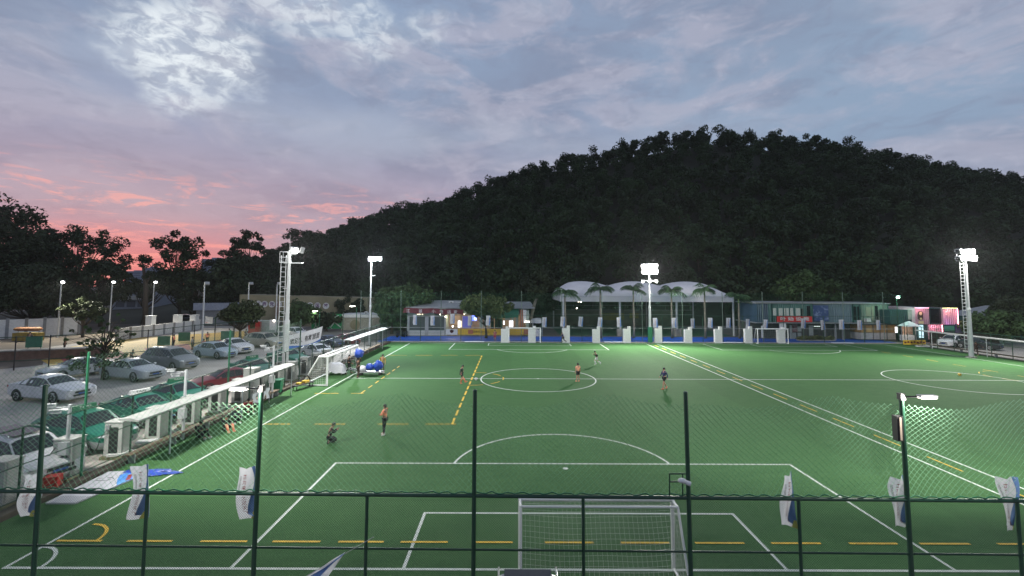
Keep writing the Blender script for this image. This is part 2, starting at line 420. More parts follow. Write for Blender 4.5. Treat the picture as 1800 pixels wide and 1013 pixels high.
# ================================================================== HILL AND TREES
prof = [(430, 470), (520, 450), (580, 408), (620, 386), (660, 367), (700, 352), (760, 347), (850, 314), (900, 297), (950, 281), (1000, 265), (1050, 258), (1100, 243), (1180, 228), (1260, 216), (1300, 227), (1350, 228), (1400, 232), (1440, 236), (1500, 242), (1560, 258), (1600, 266), (1640, 281), (1700, 290), (1760, 293), (1800, 318), (1850, 330), (1980, 380), (2150, 440)]
YR = 190.0
hx = []; hz = []
for px, py in prof:
    q = at(px, py, YR); hx.append(q.x); hz.append(q.z)
hx = np.array(hx); hz = np.array(hz)
def hill_z(x, y):
    zr = np.interp(x, hx, hz)-9.0
    t = np.clip((y-97)/(YR-97), 0, 1)
    up = zr*(t**1.05)
    dn = np.clip((y-YR)/110, 0, 1)
    return np.maximum(np.where(y > YR, zr*(1-dn*dn*1.0), up), 0)-.05
gx = np.linspace(-125, 330, 110); gy = np.linspace(96, 305, 70)
GX, GY = np.meshgrid(gx, gy); GZ = hill_z(GX, GY)
v = np.stack([GX, GY, GZ], -1).reshape(-1, 3)
ii = np.arange(len(gy)-1)[:, None]*len(gx)+np.arange(len(gx)-1)[None]
q = np.stack([ii, ii+1, ii+1+len(gx), ii+len(gx)], -1).reshape(-1, 4)
tag(link('hill', np_mesh('hill', v, q, mat('hill_soil', (.02, .024, .014), .95, var=.4, scale=.2), smooth=True)), kind='structure')

def leaf_cloud(rng, C, Rr, n, size, flat=.75, shell=.5):
    """many small rhombic leaf sprays round each clump centre"""
    C = np.asarray(C, float); Rr = np.asarray(Rr, float); k = len(C)
    d = rng.normal(size=(k, n, 3)); d /= np.linalg.norm(d, axis=2, keepdims=True)
    r = shell+(1-shell)*rng.random((k, n, 1))**.6
    # ragged outline: each clump swells in a few directions
    lob = rng.normal(size=(k, 5, 3)); lob /= np.linalg.norm(lob, axis=2, keepdims=True)
    w = np.einsum('knc,kjc->knj', d, lob).max(2, keepdims=True)
    r = r*(.72+.42*np.clip(w, 0, 1)**3)
    p = C[:, None]+d*r*Rr[:, None, None]*np.array([1, 1, flat])
    p = p.reshape(-1, 3); dd = d.reshape(-1, 3)
    nn = dd*.5+rng.normal(size=dd.shape)*.6+np.array([0, 0, .45]); nn /= np.linalg.norm(nn, axis=1, keepdims=True)
    t = rng.normal(size=dd.shape); u = np.cross(nn, t); u /= np.linalg.norm(u, axis=1, keepdims=True); w_ = np.cross(nn, u)
    s = size*(.55+.9*rng.random((len(p), 1)))
    droop = np.array([0, 0, -1])*s*.25
    V = np.stack([p-u*s, p-w_*s*.5, p+u*s+droop, p+w_*s*.5], 1).reshape(-1, 3)
    Q = np.arange(len(V)).reshape(-1, 4)
    return V, Q
LG = leafmat('forest_leaf', (.025, .047, .018), .65, .11)
rng = np.random.default_rng(7)
FC = []; FR = []
y = 99.0
while y < 215:
    sp = 5.2+.010*(y-99)
    xs = np.arange(-95, 255, sp)
    for x in xs:
        X = x+rng.uniform(-2.6, 2.6); Y = y+rng.uniform(-2.6, 2.6)
        if X/Y > 1.22 or X/Y < -.60: continue
        zr = np.interp(X, hx, hz)
        if zr < 12 and rng.random() < .5: continue
        if Y > YR+3 and rng.random() < .35: continue
        z = float(hill_z(np.array(X), np.array(Y)))
        h = rng.uniform(8.0, 9.4) if Y > 165 else rng.uniform(6.8, 10.5); cr = rng.uniform(2.9, 4.4)
        top = z+h
        for _ in range(6):
            a = rng.uniform(0, 6.28); q = rng.uniform(.1, .62)*cr
            FC.append((X+q*math.cos(a), Y+q*math.sin(a), top-rng.uniform(.9, .62*h))); FR.append(cr*rng.uniform(.40, .64))
    y += sp*.9
V, Q = leaf_cloud(rng, FC, FR, 120, .42, .8)
print('forest quads', len(Q), 'clumps', len(FC))
tag(link('hill_forest', np_mesh('hill_forest', V, Q, LG)), 'dense dark broadleaf wood covering the whole hill behind the pitch', 'forest', kind='stuff')
b = MB(); rr = random.Random(3)
for k in range(0, len(FC), 6):
    c = np.mean(FC[k:k+6], axis=0)
    if c[1] > 135: continue
    z = float(hill_z(np.array(c[0]), np.array(c[1])))
    b.bar((c[0], c[1], z-.3), (c[0]+rr.uniform(-.6, .6), c[1], c[2]), .22, .12, 5, caps=False)
tag(b.build('forest_stems', M_bark), 'bare trunks standing among the trees at the foot of the hill', 'tree trunks', kind='stuff')

def tree(name, label, base, h, cr, tr, ncl, nleaf, ls, lm, seed, lean=(0, 0), cb=.38, clr=(.26, .42), group=None, bark=None, cat='tree', flat=.8, shell=.45, twigs=True, cwide=1.0):
    ncl = int(ncl*2.1); nleaf = int(nleaf*.72); ls *= .82; clr = (clr[0]*.72, clr[1]*.80)
    r = random.Random(seed); rg = np.random.default_rng(seed)
    t = thing(name, label, cat, base, 0, group)
    top = Vector((lean[0], lean[1], h*.80))
    b = MB(); n = 6
    pts = [Vector((top.x*(i/n)**1.3+r.uniform(-.02, .02)*h*(i > 0), top.y*(i/n)**1.3+r.uniform(-.02, .02)*h*(i > 0), top.z*i/n)) for i in range(n+1)]
    b.tube([pts[0]-Vector((0, 0, .15))]+pts[1:], [tr*(1.25 if i == 0 else 1-.78*i/n) for i in range(n+1)], 7)
    C = []; RR = []
    for k in range(ncl):
        a = k*2.399+r.uniform(-.5, .5); u = r.uniform(-1, 1); rho = r.uniform(.25, 1.0)**.45
        hz_ = h*(1-cb)/2; ph = math.sqrt(max(0, 1-u*u))*rho
        zz = h*(cb+1)/2+u*rho*(hz_-cr*clr[0]*.7); q = cr*ph*(.95 if u < .3 else .85)*r.uniform(.8, 1.05)
        ax = top*(zz/top.z) if zz < top.z else top
        c = Vector((ax.x+q*math.cos(a)*cwide, ax.y+q*math.sin(a), zz)); C.append(tuple(c)); RR.append(cr*r.uniform(*clr))
        if twigs:
            j = max(1, min(n-1, int(n*(zz/h)*.72))); p0 = pts[j]
            mid = p0.lerp(c, .5)+Vector((0, 0, -.04*h)); w0 = tr*(.42-.03*j)
            b.tube([p0, mid, c], [w0, w0*.55, w0*.18], 5)
    b.build('trunk', bark or M_bark, t)
    V, Q = leaf_cloud(rg, C, RR, nleaf, ls, flat, shell)
    link('crown', np_mesh('crown', V, Q, lm), t)
    return t
LD = leafmat('dark_leaf', (.027, .040, .018), .5, .35)
LM = leafmat('mid_leaf', (.045, .082, .030), .5, .5)
LY = leafmat('lime_leaf', (.036, .050, .018), .5, .6)
def tpx(px, ytop, Y, wpx, label, seed, ncl=26, nleaf=230, ls=.42, lm=None, cb=.3, tr=.35, lean=(0, 0), name='broadleaf_tree', base_dx=0, group='tall dark trees along the far side of the lot', **kw):
    q = at(px, ytop, Y); cr = wpx/805*Y/2
    return tree(name, label, (q.x+base_dx, Y, 0), q.z, cr, tr, ncl, nleaf, ls, lm or LD, seed, lean, cb, group=group, **kw)
tpx(-20, 338, 92, 190, 'huge dark tree with dense crown cut by the left picture edge', 11, 46, 300, .45, cb=.22, tr=.5)
tpx(75, 392, 104, 120, 'dark rounded tree right of the huge one, behind white wall', 12, 34, 260, .45, cb=.2)
tpx(140, 386, 98, 130, 'ragged dark tree with sky showing through its upper branches', 13, 22, 200, .36, cb=.34, lean=(1.5, 0), clr=(.2, .33))
tpx(60, 455, 84, 170, 'low bushy dark tree directly behind the long white wall', 14, 36, 260, .42, cb=.12)
tpx(185, 446, 90, 95, 'small dark tree beside the leaning trunk behind the court wall', 15, 22, 220, .38, cb=.2)
tpx(325, 402, 100, 112, 'lone tree against the pink glow with long limb to one side', 16, 24, 210, .36, cb=.33, lean=(-1.5, 0), clr=(.2, .34))
tpx(345, 470, 98, 90, 'short dense tree below the lone sunset tree', 161, 18, 220, .4, cb=.15)
tpx(440, 402, 108, 104, 'flat topped tree with open layered crown before the blue tower', 17, 24, 200, .36, cb=.42, clr=(.17, .3), flat=.55)
tpx(536, 397, 112, 110, 'open crowned tree above the tall ladder mast', 18, 26, 200, .36, cb=.42, clr=(.17, .3), flat=.6)
tpx(425, 448, 104, 130, 'broad dark tree filling the gap under the flat topped tree', 19, 34, 240, .45, cb=.1)
tpx(510, 452, 106, 130, 'dark bushy tree behind the beige building roof edge', 20, 34, 240, .45, cb=.1)
tpx(590, 440, 104, 120, 'dark tree merging into the left foot of the hill', 21, 30, 240, .45, cb=.1)
tpx(270, 478, 96, 70, 'thin crowned tree leaning beside the third court lamp', 22, 12, 160, .34, cb=.45, lean=(1.2, 0), tr=.42, base_dx=-1.5)
# leaning bare trunk
t = thing('bare_tree', 'tall bare leaning trunk in the gap behind the court', 'tree', (P(218, 580).x, 88, 0))
b = MB(); b.tube([(0, 0, -.2), (-.3, 0, 5), (-.4, 0, 8), (-1.2, 0, 12.0)], [.5, .42, .36, .2], 8); b.tube([(-.4, 0, 8), (.5, 0, 10.2)], [.2, .1], 6); b.build('trunk', M_bark, t)
V, Q = leaf_cloud(np.random.default_rng(5), [(-1.2, 0, 12), (.5, 0, 10.3), (-.6, 0, 9.6)], [1.0, .8, .6], 60, .3); link('crown', np_mesh('crown', V, Q, LD), t)
# lit trees nearer the lamps
tpx(150, 522, 71, 66, 'slender yellow green tree lit by the court lamps', 23, 14, 150, .3, LY, .38, .2, name='slender_tree', group=None, clr=(.2, .32))
tpx(425, 528, 66, 74, 'bushy lime green tree on the court edge by the mast', 24, 20, 220, .27, LY, .36, .22, name='young_tree', group=None)
tpx(528, 524, 80, 62, 'round dark green tree in front of the lettered beige wall', 25, 18, 220, .32, LM, .2, .25, name='round_tree', group=None)
tpx(575, 545, 82, 50, 'low dark shrub tree beside the green mural screen', 26, 12, 180, .3, LD, .1, .2, name='shrub_tree', group=None)
tpx(712, 494, 80, 110, 'pale green tree lit beside the shutter kiosk', 27, 26, 230, .36, LM, .25, .3, name='kiosk_tree', group=None)
tpx(690, 520, 78, 60, 'small green tree at the end of the blue path', 271, 14, 190, .33, LM, .12, .25, name='kiosk_tree', group=None)
tpx(855, 518, 72, 96, 'spreading olive green tree over the shop awning', 28, 22, 220, .28, leafmat('olive_leaf', (.075, .098, .034), .45, .6), .48, .2, name='shop_tree', group=None)
tpx(1402, 472, 82, 92, 'feathery pale green tree over the blue container house', 29, 22, 170, .34, LM, .42, .25, name='feathery_tree', group=None, clr=(.2, .34))
tpx(1452, 486, 84, 60, 'smaller pale green tree beside the feathery one', 30, 14, 170, .34, LM, .42, .22, name='feathery_tree', group=None, clr=(.22, .36))
tpx(1745, 545, 66, 90, 'bushy green lit tree beyond the right hand road', 31, 24, 200, .3, LM, .12, .25, name='roadside_tree', group=None)
tpx(1785, 520, 72, 80, 'dark tree above the road at the right edge', 32, 24, 200, .34, LD, .12, .25, name='roadside_tree', group=None)
tpx(620, 520, 92, 60, 'dark tree behind the small flat roofed hut', 33, 16, 200, .36, LD, .15, .25, name='hut_tree', group=None)
tpx(945, 470, 92, 90, 'dim tree between the shops and the arched canopy', 34, 24, 220, .4, LD, .12, .3, name='dim_tree', group=None)
tpx(1320, 505, 84, 60, 'dim tree between the arched canopy and container house', 35, 18, 220, .4, LD, .12, .3, name='dim_tree', group=None)
# near bare tree with low leaves in the parking lot
t = thing('street_tree', 'nearly bare young tree with low leaves standing among the parked cars', 'tree', (P(180, 668).x, P(180, 668).y, 0))
h0 = at(180, 560, P(180, 668).y).z; r = random.Random(4); b = MB()
b.tube([(0, 0, -.1), (.03, 0, 1.4), (0, 0, 2.5)], [.13, .10, .085], 7); C = []; RR = []
for k in range(15):
    a = k*2.4; l = r.uniform(.8, 2.2); z1 = 2.3+r.uniform(0, h0-2.5)
    e = Vector((l*math.cos(a), l*math.sin(a), z1)); m_ = Vector((l*.45*math.cos(a), l*.45*math.sin(a), 2.4+(z1-2.4)*.7))
    b.tube([(0, 0, 2.0+.05*k), m_, e], [.06, .035, .012], 5)
    for j in range(4):
        e2 = m_.lerp(e, .3+.2*j)+Vector((r.uniform(-.6, .6), r.uniform(-.6, .6), r.uniform(.1, .7))); b.tube([m_.lerp(e, .2+.2*j), e2], [.018, .006], 4)
        if j % 2: C.append(tuple(e2)); RR.append(.16)
for k in range(44):
    a = k*2.4; q = r.uniform(.2, 2.3); C.append((q*math.cos(a), q*math.sin(a), 1.1+r.random()**1.5*2.3)); RR.append(r.uniform(.22, .42))
b.build('trunk', M_bark, t)
V, Q = leaf_cloud(np.random.default_rng(9), C, RR, 44, .10); link('crown', np_mesh('crown', V, Q, LM), t)

# palms
def palm(px, ytop, Y, label, seed):
    q = at(px, ytop, Y); h = q.z-1.1; r = random.Random(seed); rg = np.random.default_rng(seed)
    t = thing('palm_tree', label, 'palm', (q.x, Y, 0), 0, 'palms in front of the arched canopy')
    b = MB(); b.tube([(0, 0, -.1), (.04, 0, h*.3), (0, 0, h*.7), (0, 0, h)], [.20, .17, .14, .11], 8)
    b.build('trunk', M_palebark, t)
    b = MB(); b.tube([(0, 0, h-.05), (0, 0, h+.9)], [.13, .07], 8); b.build('crownshaft', M_green2, t)
    vs = []; fs = []
    for k in range(10):
        a = k*2.399+r.uniform(-.4, .4); L_ = r.uniform(1.9, 3.1); el = r.uniform(.05, 1.35)
        dx, dy = math.cos(a), math.sin(a); prev = None; n = 12
        side = Vector((-dy, dx, 0)); p = Vector((0, 0, h+.7)); ang = el
        pts = []
        for i in range(n+1):
            pts.append(p.copy()); p = p+Vector((dx*math.cos(ang), dy*math.cos(ang), math.sin(ang)))*L_/n; ang -= (el+1.05)/n
        for i in range(1, n+1):
            dirv = (pts[i]-pts[i-1]).normalized(); w = L_*.38*math.sin(math.pi*(.12+.85*i/n))
            for s in (-1, 1):
                for j in (0, .5):
                    b0 = pts[i-1].lerp(pts[i], j); tip = b0+side*s*w*r.uniform(.8, 1.1)+dirv*w*.55+Vector((0, 0, -w*r.uniform(.35, .95)))
                    k0 = len(vs); hw = dirv*.055
                    vs += [b0-hw, b0+hw, tip+hw*.3, tip-hw*.3]; fs.append((k0, k0+1, k0+2, k0+3))
            k0 = len(vs); up = Vector((0, 0, .03)); vs += [pts[i-1]-up, pts[i-1]+up, pts[i]+up, pts[i]-up]; fs.append((k0, k0+1, k0+2, k0+3))
    me = bpy.data.meshes.new('crown'); me.from_pydata([tuple(v) for v in vs], [], fs); me.materials.append(M_palm); me.update()
    link('crown', me, t)
M_palm = leafmat('palm_leaf', (.040, .085, .035), .4, 1.2)
M_green2 = mat('palm_shaft', (.09, .15, .05), .6)
for i, (px, yt_) in enumerate(((993, 510), (1055, 503), (1113, 505), (1180, 508), (1238, 505), (1298, 520))):
    palm(px, yt_, 72.5, 'drooping palm tree %s' % ('leftmost in the row, by the canopy corner', 'second from the left under the first canopy arch', 'third from the left, just beside the central floodlight mast', 'fourth from the left, right of the central floodlight mast', 'fifth from the left under the third canopy arch', 'rightmost in the row, against the dark screen')[i], 40+i)
# ================================================================== FENCES
def strand(vs, fs, pts, w):
    """three sided cord through pts"""
    n = len(pts); b = len(vs)
    for i, p in enumerate(pts):
        d = (Vector(pts[min(i+1, n-1)])-Vector(pts[max(i-1, 0)])).normalized()
        u = d.orthogonal().normalized(); v_ = d.cross(u); p = Vector(p)
        for k in range(3):
            t = 2.094*k; vs.append(tuple(p+u*w*math.cos(t)+v_*w*math.sin(t)))
    for i in range(n-1):
        for k in range(3): fs.append((b+3*i+k, b+3*i+(k+1) % 3, b+3*i+3+(k+1) % 3, b+3*i+3+k))
def diamond_net(name, A, B, z0, z1, cell, w, m, parent, sag=None, nseg=1, slope=1.0):
    """diamond mesh between two ground points A, B from z0 to z1"""
    A = Vector(A); B = Vector(B); L_ = (B-A).length; dx = (B-A)/L_; H_ = z1-z0; vs = []; fs = []
    run = H_/slope; n = int((L_+run)/cell)
    for s in (1, -1):
        for i in range(n+1):
            x0 = i*cell-run
            a, c = x0, x0+run                    # x at bottom/top
            t0 = max(0, (0-a)/run); t1 = min(1, (L_-a)/run)
            if t1-t0 < .01: continue
            pts = []
            for k in range(nseg+1):
                t = t0+(t1-t0)*k/nseg; x = a+run*t; tt = t if s > 0 else 1-t
                z = z0+H_*tt
                if sag: x_, off, dz = sag(x, tt)
                else: x_, off, dz = x, 0, 0
                pts.append((A.x+dx.x*x_-dx.y*off, A.y+dx.y*x_+dx.x*off, z+dz))
            strand(vs, fs, pts, w)
    return link(name, np_mesh(name, np.array(vs), np.array(fs), m), parent)
# ---- near fence
FY = 12.0
near = thing('boundary_fence', 'dark green mesh fence with tall net posts crossing the whole foreground', 'fence', (0, 0, 0))
x0, x1 = -19.0, 14.4
tall_px = {80: 678, 460: 683, 835: 687, 1205: 690, 1584: 697}
rail_z = lambda x: 2.70-.006*x
for px in (-120, 68, 258, 450, 645, 833, 1025, 1212, 1404, 1596, 1788):
    x = at(px, 890, FY).x
    tz = None
    for tp, ty in tall_px.items():
        if abs(tp-px) < 20: tz = at(tp, ty, FY).z; xt = at(tp, ty, FY).x
    b = MB()
    if tz: b.bar((x, FY, 0), (xt, FY, tz), .058, .055, 10); b.bar((xt, FY, tz), (xt, FY, tz+.03), .062, .03, 10)
    else: b.bar((x, FY, 0), (x, FY, rail_z(x)), .042, .042, 10)
    b.build('post', M_dgreen, near)
for zz, r_, nm in ((0, .045, 'top_rail'), (-1.31, .026, 'middle_rail'), (-2.58, .026, 'bottom_rail')):
    b = MB(); b.bar((x0, FY, rail_z(x0)+zz), (x1, FY, rail_z(x1)+zz), r_, r_, 8); b.build(nm, M_dgreen, near)
# rope lashing on the top rail
b = MB(); rr = random.Random(1); pts = []
n = 420
for i in range(n):
    x = x0+(x1-x0)*i/n; pts.append((x, FY+.03*math.cos(i*1.3), rail_z(x)+.075+.022*math.sin(i*1.3)+rr.uniform(-.012, .012)))
b.tube(pts, .016, 4); b.build('lashing_rope', M_green, near)
diamond_net('chain_mesh', (x0, FY-.03, 0), (x1, FY-.03, 0), .05, 2.68, .062, .0030, M_dgreen, near)
def near_sag(x, t):
    u = ((x-at(460, 690, FY).x) % 5.63)/5.63
    return x+.06*math.sin(t*5+x*.6), .22*math.sin(math.pi*u)*math.sin(math.pi*t)+.05*math.sin(x*1.7+t*4), -.30*math.sin(math.pi*u)*t**1.3-.04*math.sin(x*2.3)*t
diamond_net('rope_net', (x0, FY+.05, 0), (x1, FY+.05, 0), 2.72, 5.22, .155, .0034, M_netnear, near, near_sag, 14)
def lamp_point(name, loc, w, col, r=.1, parent=None):
    ld = bpy.data.lights.new(name, 'POINT'); ld.energy = w; ld.color = col; ld.shadow_soft_size = r
    o = bpy.data.objects.new(name, ld); COL.objects.link(o); o.location = loc
    if parent: o.parent = parent
    return o
def lamp_spot(name, loc, target, w, col, ang=150, blend=.4, r=.25, parent=None):
    ld = bpy.data.lights.new(name, 'SPOT'); ld.energy = w; ld.color = col; ld.spot_size = R(ang); ld.spot_blend = blend; ld.shadow_soft_size = r
    o = bpy.data.objects.new(name, ld); COL.objects.link(o); o.location = loc
    o.rotation_euler = (Vector(target)-Vector(loc)).to_track_quat('-Z', 'Y').to_euler()
    if parent: o.parent = parent
    return o
# post lamps
for px, py, s in ((460, 683, -1), (1584, 697, 1)):
    q = at(px, py, FY); b = MB()
    b.bar((q.x, FY, q.z-.02), (q.x+s*.22, FY-.22, q.z+.05), .022, .02, 8)
    b.box((q.x, FY, q.z), (.12, .14, .16)); arm = b.build('lamp_arm', M_black, near)
    b = MB(); b.box((q.x+s*.42, FY-.28, q.z+.075), (.42, .15, .05)); b.build('lamp_head', M_grey, arm)
    b = MB(); b.box((q.x+s*.42, FY-.28, q.z+.035), (.40, .13, .03)); b.build('lamp_lens', E_soft, arm)
    lamp_point('post_lamp_light', (q.x+s*.40, FY-.34, q.z-.03), 400, (1, .93, .84), .06, near)
# speaker box on the right post, bracket with a camera on the centre right post
q = at(1577, 752, FY); b = MB(); b.box((q.x, FY-.02, q.z), (.16, .16, .62)); sp_ = b.build('loudspeaker', M_black, near)
b = MB(); b.box((q.x, FY-.11, q.z), (.05, .02, .56)); b.build('speaker_grille', mat('speaker_beige', (.30, .25, .2), .7), sp_)
b = MB(); a_ = at(1177, 833, FY); c_ = at(1206, 833, FY); d_ = at(1177, 872, FY); e_ = at(1203, 847, FY)
for p_, q_ in ((a_, c_), (a_, d_), (at(1177, 847, FY), e_), (at(1200, 833, FY), at(1200, 872, FY))): b.bar(p_, q_, .018, .018, 6)
br = b.build('bracket', M_dgreen, near)
b = MB(); q = at(1199, 845, FY-.1); b.ell(q, (.11, .08, .06)); b.bar(q, q+Vector((.2, 0, -.08)), .05, .06, 10); b.build('camera', mat('camera_white', (.55, .57, .58), .4), br)

# ---- hanging cloth flags
def textmesh(body, size, m, name='lettering', line=1.0, bold=.0, align='CENTER'):
    c = bpy.data.curves.new(name, 'FONT'); c.body = body; c.size = size; c.align_x = align; c.align_y = 'CENTER'
    c.space_line = line; c.offset = bold; c.resolution_u = 2
    o = bpy.data.objects.new(name, c); COL.objects.link(o); bpy.context.view_layer.update()
    me = bpy.data.meshes.new_from_object(o.evaluated_get(bpy.context.evaluated_depsgraph_get()))
    bpy.data.objects.remove(o); me.name = name; me.materials.clear(); me.materials.append(m); return me
FLAGTXT = textmesh('正\n为\n来\n球\n之\n足\n天\n飞', .115, M_redink, line=1.1, bold=.0)
FLAGSUB = textmesh('足\n球\n友\n谊\n交\n流', .055, M_ink, line=.95)
M_flag = translucent(mat('flag_cloth', (.66, .66, .69), .85, var=.10, scale=5), .5)
M_flagb = mat('flag_blue', (.10, .19, .40), .8, var=.2, scale=4)
M_flagy = mat('flag_yellow', (.45, .45, .10), .8)
def flag_mesh(seed, twist=.25, w=.44, h=1.36, crump=0.0):
    r = random.Random(seed); ph = r.uniform(0, 6); nx, nz = 8, 22
    def pos(u, v, off=0.0):
        wv = w*(1-crump*(.5+.5*math.sin(v*7+ph)))
        x = (u-.5)*wv*(1-.06*math.sin(v*6+ph))+.035*math.sin(v*5+ph)
        y = .06*math.sin(u*4+v*4+ph)+twist*(u-.5)*w*math.sin(v*3+ph)-off+crump*.12*math.sin(u*9+v*5)
        return (x, y, -h*v+(.05 if u > .5 else -.02)*(u-.4)*2*(1-v)*1.4)
    return pos, nx, nz
def flag(px, pytop, pybot, pxc2, Y, label, seed, twist=.3, crump=0.0, wpx=30, group='white lettered flags on the near fence'):
    top = at(px, pytop, Y); bot = at(pxc2, pybot, Y); h = top.z-bot.z; w = wpx/805*Y
    pos, nx, nz = flag_mesh(seed, twist, w, h, crump); sh = (bot.x-top.x)
    f = thing('hanging_flag', label, 'flag', top, 0, group)
    def grid(u0, u1, v0, v1, off, m, name, par, cut=None):
        vs = []; fs = []
        for j in range(nz+1):
            for i in range(nx+1):
                v_ = v0+(v1-v0)*j/nz; ua, ub = (u0, u1) if cut is None else cut(v_)
                u_ = ua+(ub-ua)*i/nx; p = pos(u_, v_, off); vs.append((p[0]+sh*v_, p[1], p[2]))
        for j in range(nz):
            for i in range(nx): a_ = j*(nx+1)+i; fs.append((a_, a_+1, a_+nx+2, a_+nx+1))
        bb = MB(); bb.add(vs, fs, 0, True); return bb.build(name, m, par)
    c = grid(0, 1, 0, 1, 0, M_flag, 'cloth', f)
    grid(0, 0, 0, 1, .008, M_flagb, 'blue_wave', c, lambda v: (.70+.22*math.sin(v*4.2+.6) if v < .93 else .95, 1.0))
    grid(0, 0, .86, 1, .014, M_flagy, 'yellow_corner', c, lambda v: (.62+.2*(1-v)/.14, .98))
    # lettering follows the cloth
    for src, uo, k in ((FLAGTXT, .44, 1.0), (FLAGSUB, .16, 1.0)):
        me = src.copy(); n = len(me.vertices); co = np.zeros(n*3, np.float32); me.vertices.foreach_get('co', co); co = co.reshape(-1, 3)
        ymax = co[:, 1].max(); ymin = co[:, 1].min(); span = .80 if src is FLAGTXT else .28
        if src is FLAGSUB: v0 = .16
        else: v0 = .12
        out = []
        for x_, y_, _ in co:
            v_ = v0+span*(ymax-y_)/(ymax-ymin); p = pos(uo+x_/w*(w/.44), v_, .016); out.append((p[0]+sh*v_, p[1], p[2]))
        me.vertices.foreach_set('co', np.array(out, np.float32).ravel()); me.update(); link('lettering', me, c)
    return f
flag(55, 836, 908, 50, FY+.16, 'flag nearest the parked white cars, half folded over', 1, .5, .25, 30)
flag(247, 821, 912, 243, FY+.16, 'flat open flag hanging in front of the white board on the turf', 2, .1, 0, 32)
flag(432, 824, 913, 436, FY+.16, 'flag just left of the lamp post with green glow', 3, .15, 0, 30)
flag(1383, 836, 926, 1388, FY+.16, 'creased pale flag between the goal and the right lamp post', 4, .8, .2, 27)
flag(1580, 841, 925, 1582, FY+.16, 'narrow flag half hidden behind the right lamp post', 5, .9, .3, 22)
flag(1771, 842, 930, 1773, FY+.16, 'twisted flag at the right edge of the picture', 6, .9, .38, 23)
f = thing('loose_flag', 'flag blowing out sideways from a thin slanting stick', 'flag', at(570, 1000, 11.2))
b = MB(); A_ = at(534, 1016, 11.2)-f.location; B_ = at(606, 972, 11.2)-f.location; C_ = at(575, 1016, 11.2)-f.location
vs = []; fs = []
for i in range(9):
    for j in range(6):
        p = Vector(B_).lerp(Vector(A_).lerp(C_, j/5), i/8); p.y += .05*math.sin(i*.8+j*1.6); vs.append(tuple(p))
for i in range(8):
    for j in range(5): k = i*6+j; fs.append((k, k+1, k+7, k+6))
b.add(vs, fs, 0, True); c_ = b.build('cloth', M_flag, f)
b = MB(); b.add([(v_[0], v_[1]-.012, v_[2]) for v_ in vs], [q for k, q in enumerate(fs) if k % 5 in (1, 2)], 0, True); b.build('blue_wave', M_flagb, c_)
b = MB(); b.bar(A_, at(657, 944, 11.2)-f.location, .009, .006, 6); b.build('stick', M_steel, f)

# ---- left fence
FX = -17.75
left = thing('side_fence', 'dark green fence with rails and net between chargers and pitch', 'fence')
ys = [12.2+2.42*i for i in range(23)]
for i, y in enumerate(ys):
    b = MB(); b.bar((FX, y, 0), (FX, y, 5.2 if i in (3, 7, 11, 15, 19) else 2.84), .05 if i % 4 == 3 else .04, None, 8); b.build('post', M_green if i in (3, 7) else M_dgreen, left)
for zz, nm, r_ in ((2.84, 'top_rail', .035), (1.5, 'middle_rail', .022), (.3, 'bottom_rail', .022)):
    b = MB(); b.bar((FX, ys[0], zz), (FX, ys[-1], zz), r_, r_, 6); b.build(nm, M_dgreen, left)
diamond_net('chain_mesh', (FX+.03, ys[0], 0), (FX+.03, ys[-1], 0), .05, 2.82, .11, .0035, M_dgreen, left)
diamond_net('upper_net', (FX+.03, ys[0], 0), (FX+.03, ys[11], 0), 2.86, 5.15, .20, .0042, M_netlite, left, lambda x, t: (x, .1*math.sin(x*1.3)*t, -.18*abs(math.sin(x*.32))*t), 6)
# ---- right fence
FXR = 56.7
rf = thing('side_fence', 'thin dark fence with rails beside the right hand road', 'fence')
for i in range(15):
    y = 34+2.3*i; b = MB(); b.bar((FXR, y, 0), (FXR, y, 2.6), .04, None, 6); b.build('post', M_dgreen, rf)
for zz, nm in ((2.6, 'top_rail'), (1.4, 'middle_rail'), (.3, 'bottom_rail')):
    b = MB(); b.bar((FXR, 34, zz), (FXR, 66.4, zz), .03, None, 6); b.build(nm, M_dgreen, rf)
diamond_net('chain_mesh', (FXR, 34, 0), (FXR, 66.4, 0), .05, 2.6, .16, .004, M_dgreen, rf)
# ---- back fence
BY = 67.0
back = thing('back_fence', 'long green fence with tall net posts behind the far goals', 'fence')
fx0, fx1 = -22.0, 57.0
n = 28
for i in range(n):
    x = fx0+(fx1-fx0)*i/(n-1); b = MB(); tall = i % 2 == 0
    b.bar((x, BY, 0), (x, BY, 7.4 if tall else 3.9), .05, .045, 6); b.build('post', M_dgreen if not tall else mat('grey_green', (.08, .12, .10), .6), back)
for zz in (3.85, 2.05, .25):
    b = MB(); b.bar((fx0, BY, zz), (fx1, BY, zz), .03, None, 5); b.build('rail', M_steel if zz == 2.05 else M_dgreen, back)
diamond_net('lower_net', (fx0, BY-.02, 0), (fx1, BY-.02, 0), .1, 3.85, .28, .006, M_netg, back)
diamond_net('upper_net', (fx0, BY-.02, 0), (fx1, BY-.02, 0), 3.9, 7.3, .34, .007, M_netg, back, lambda x, t: (x, .1*math.sin(x), -.25*abs(math.sin(x*.54))*t), 4)
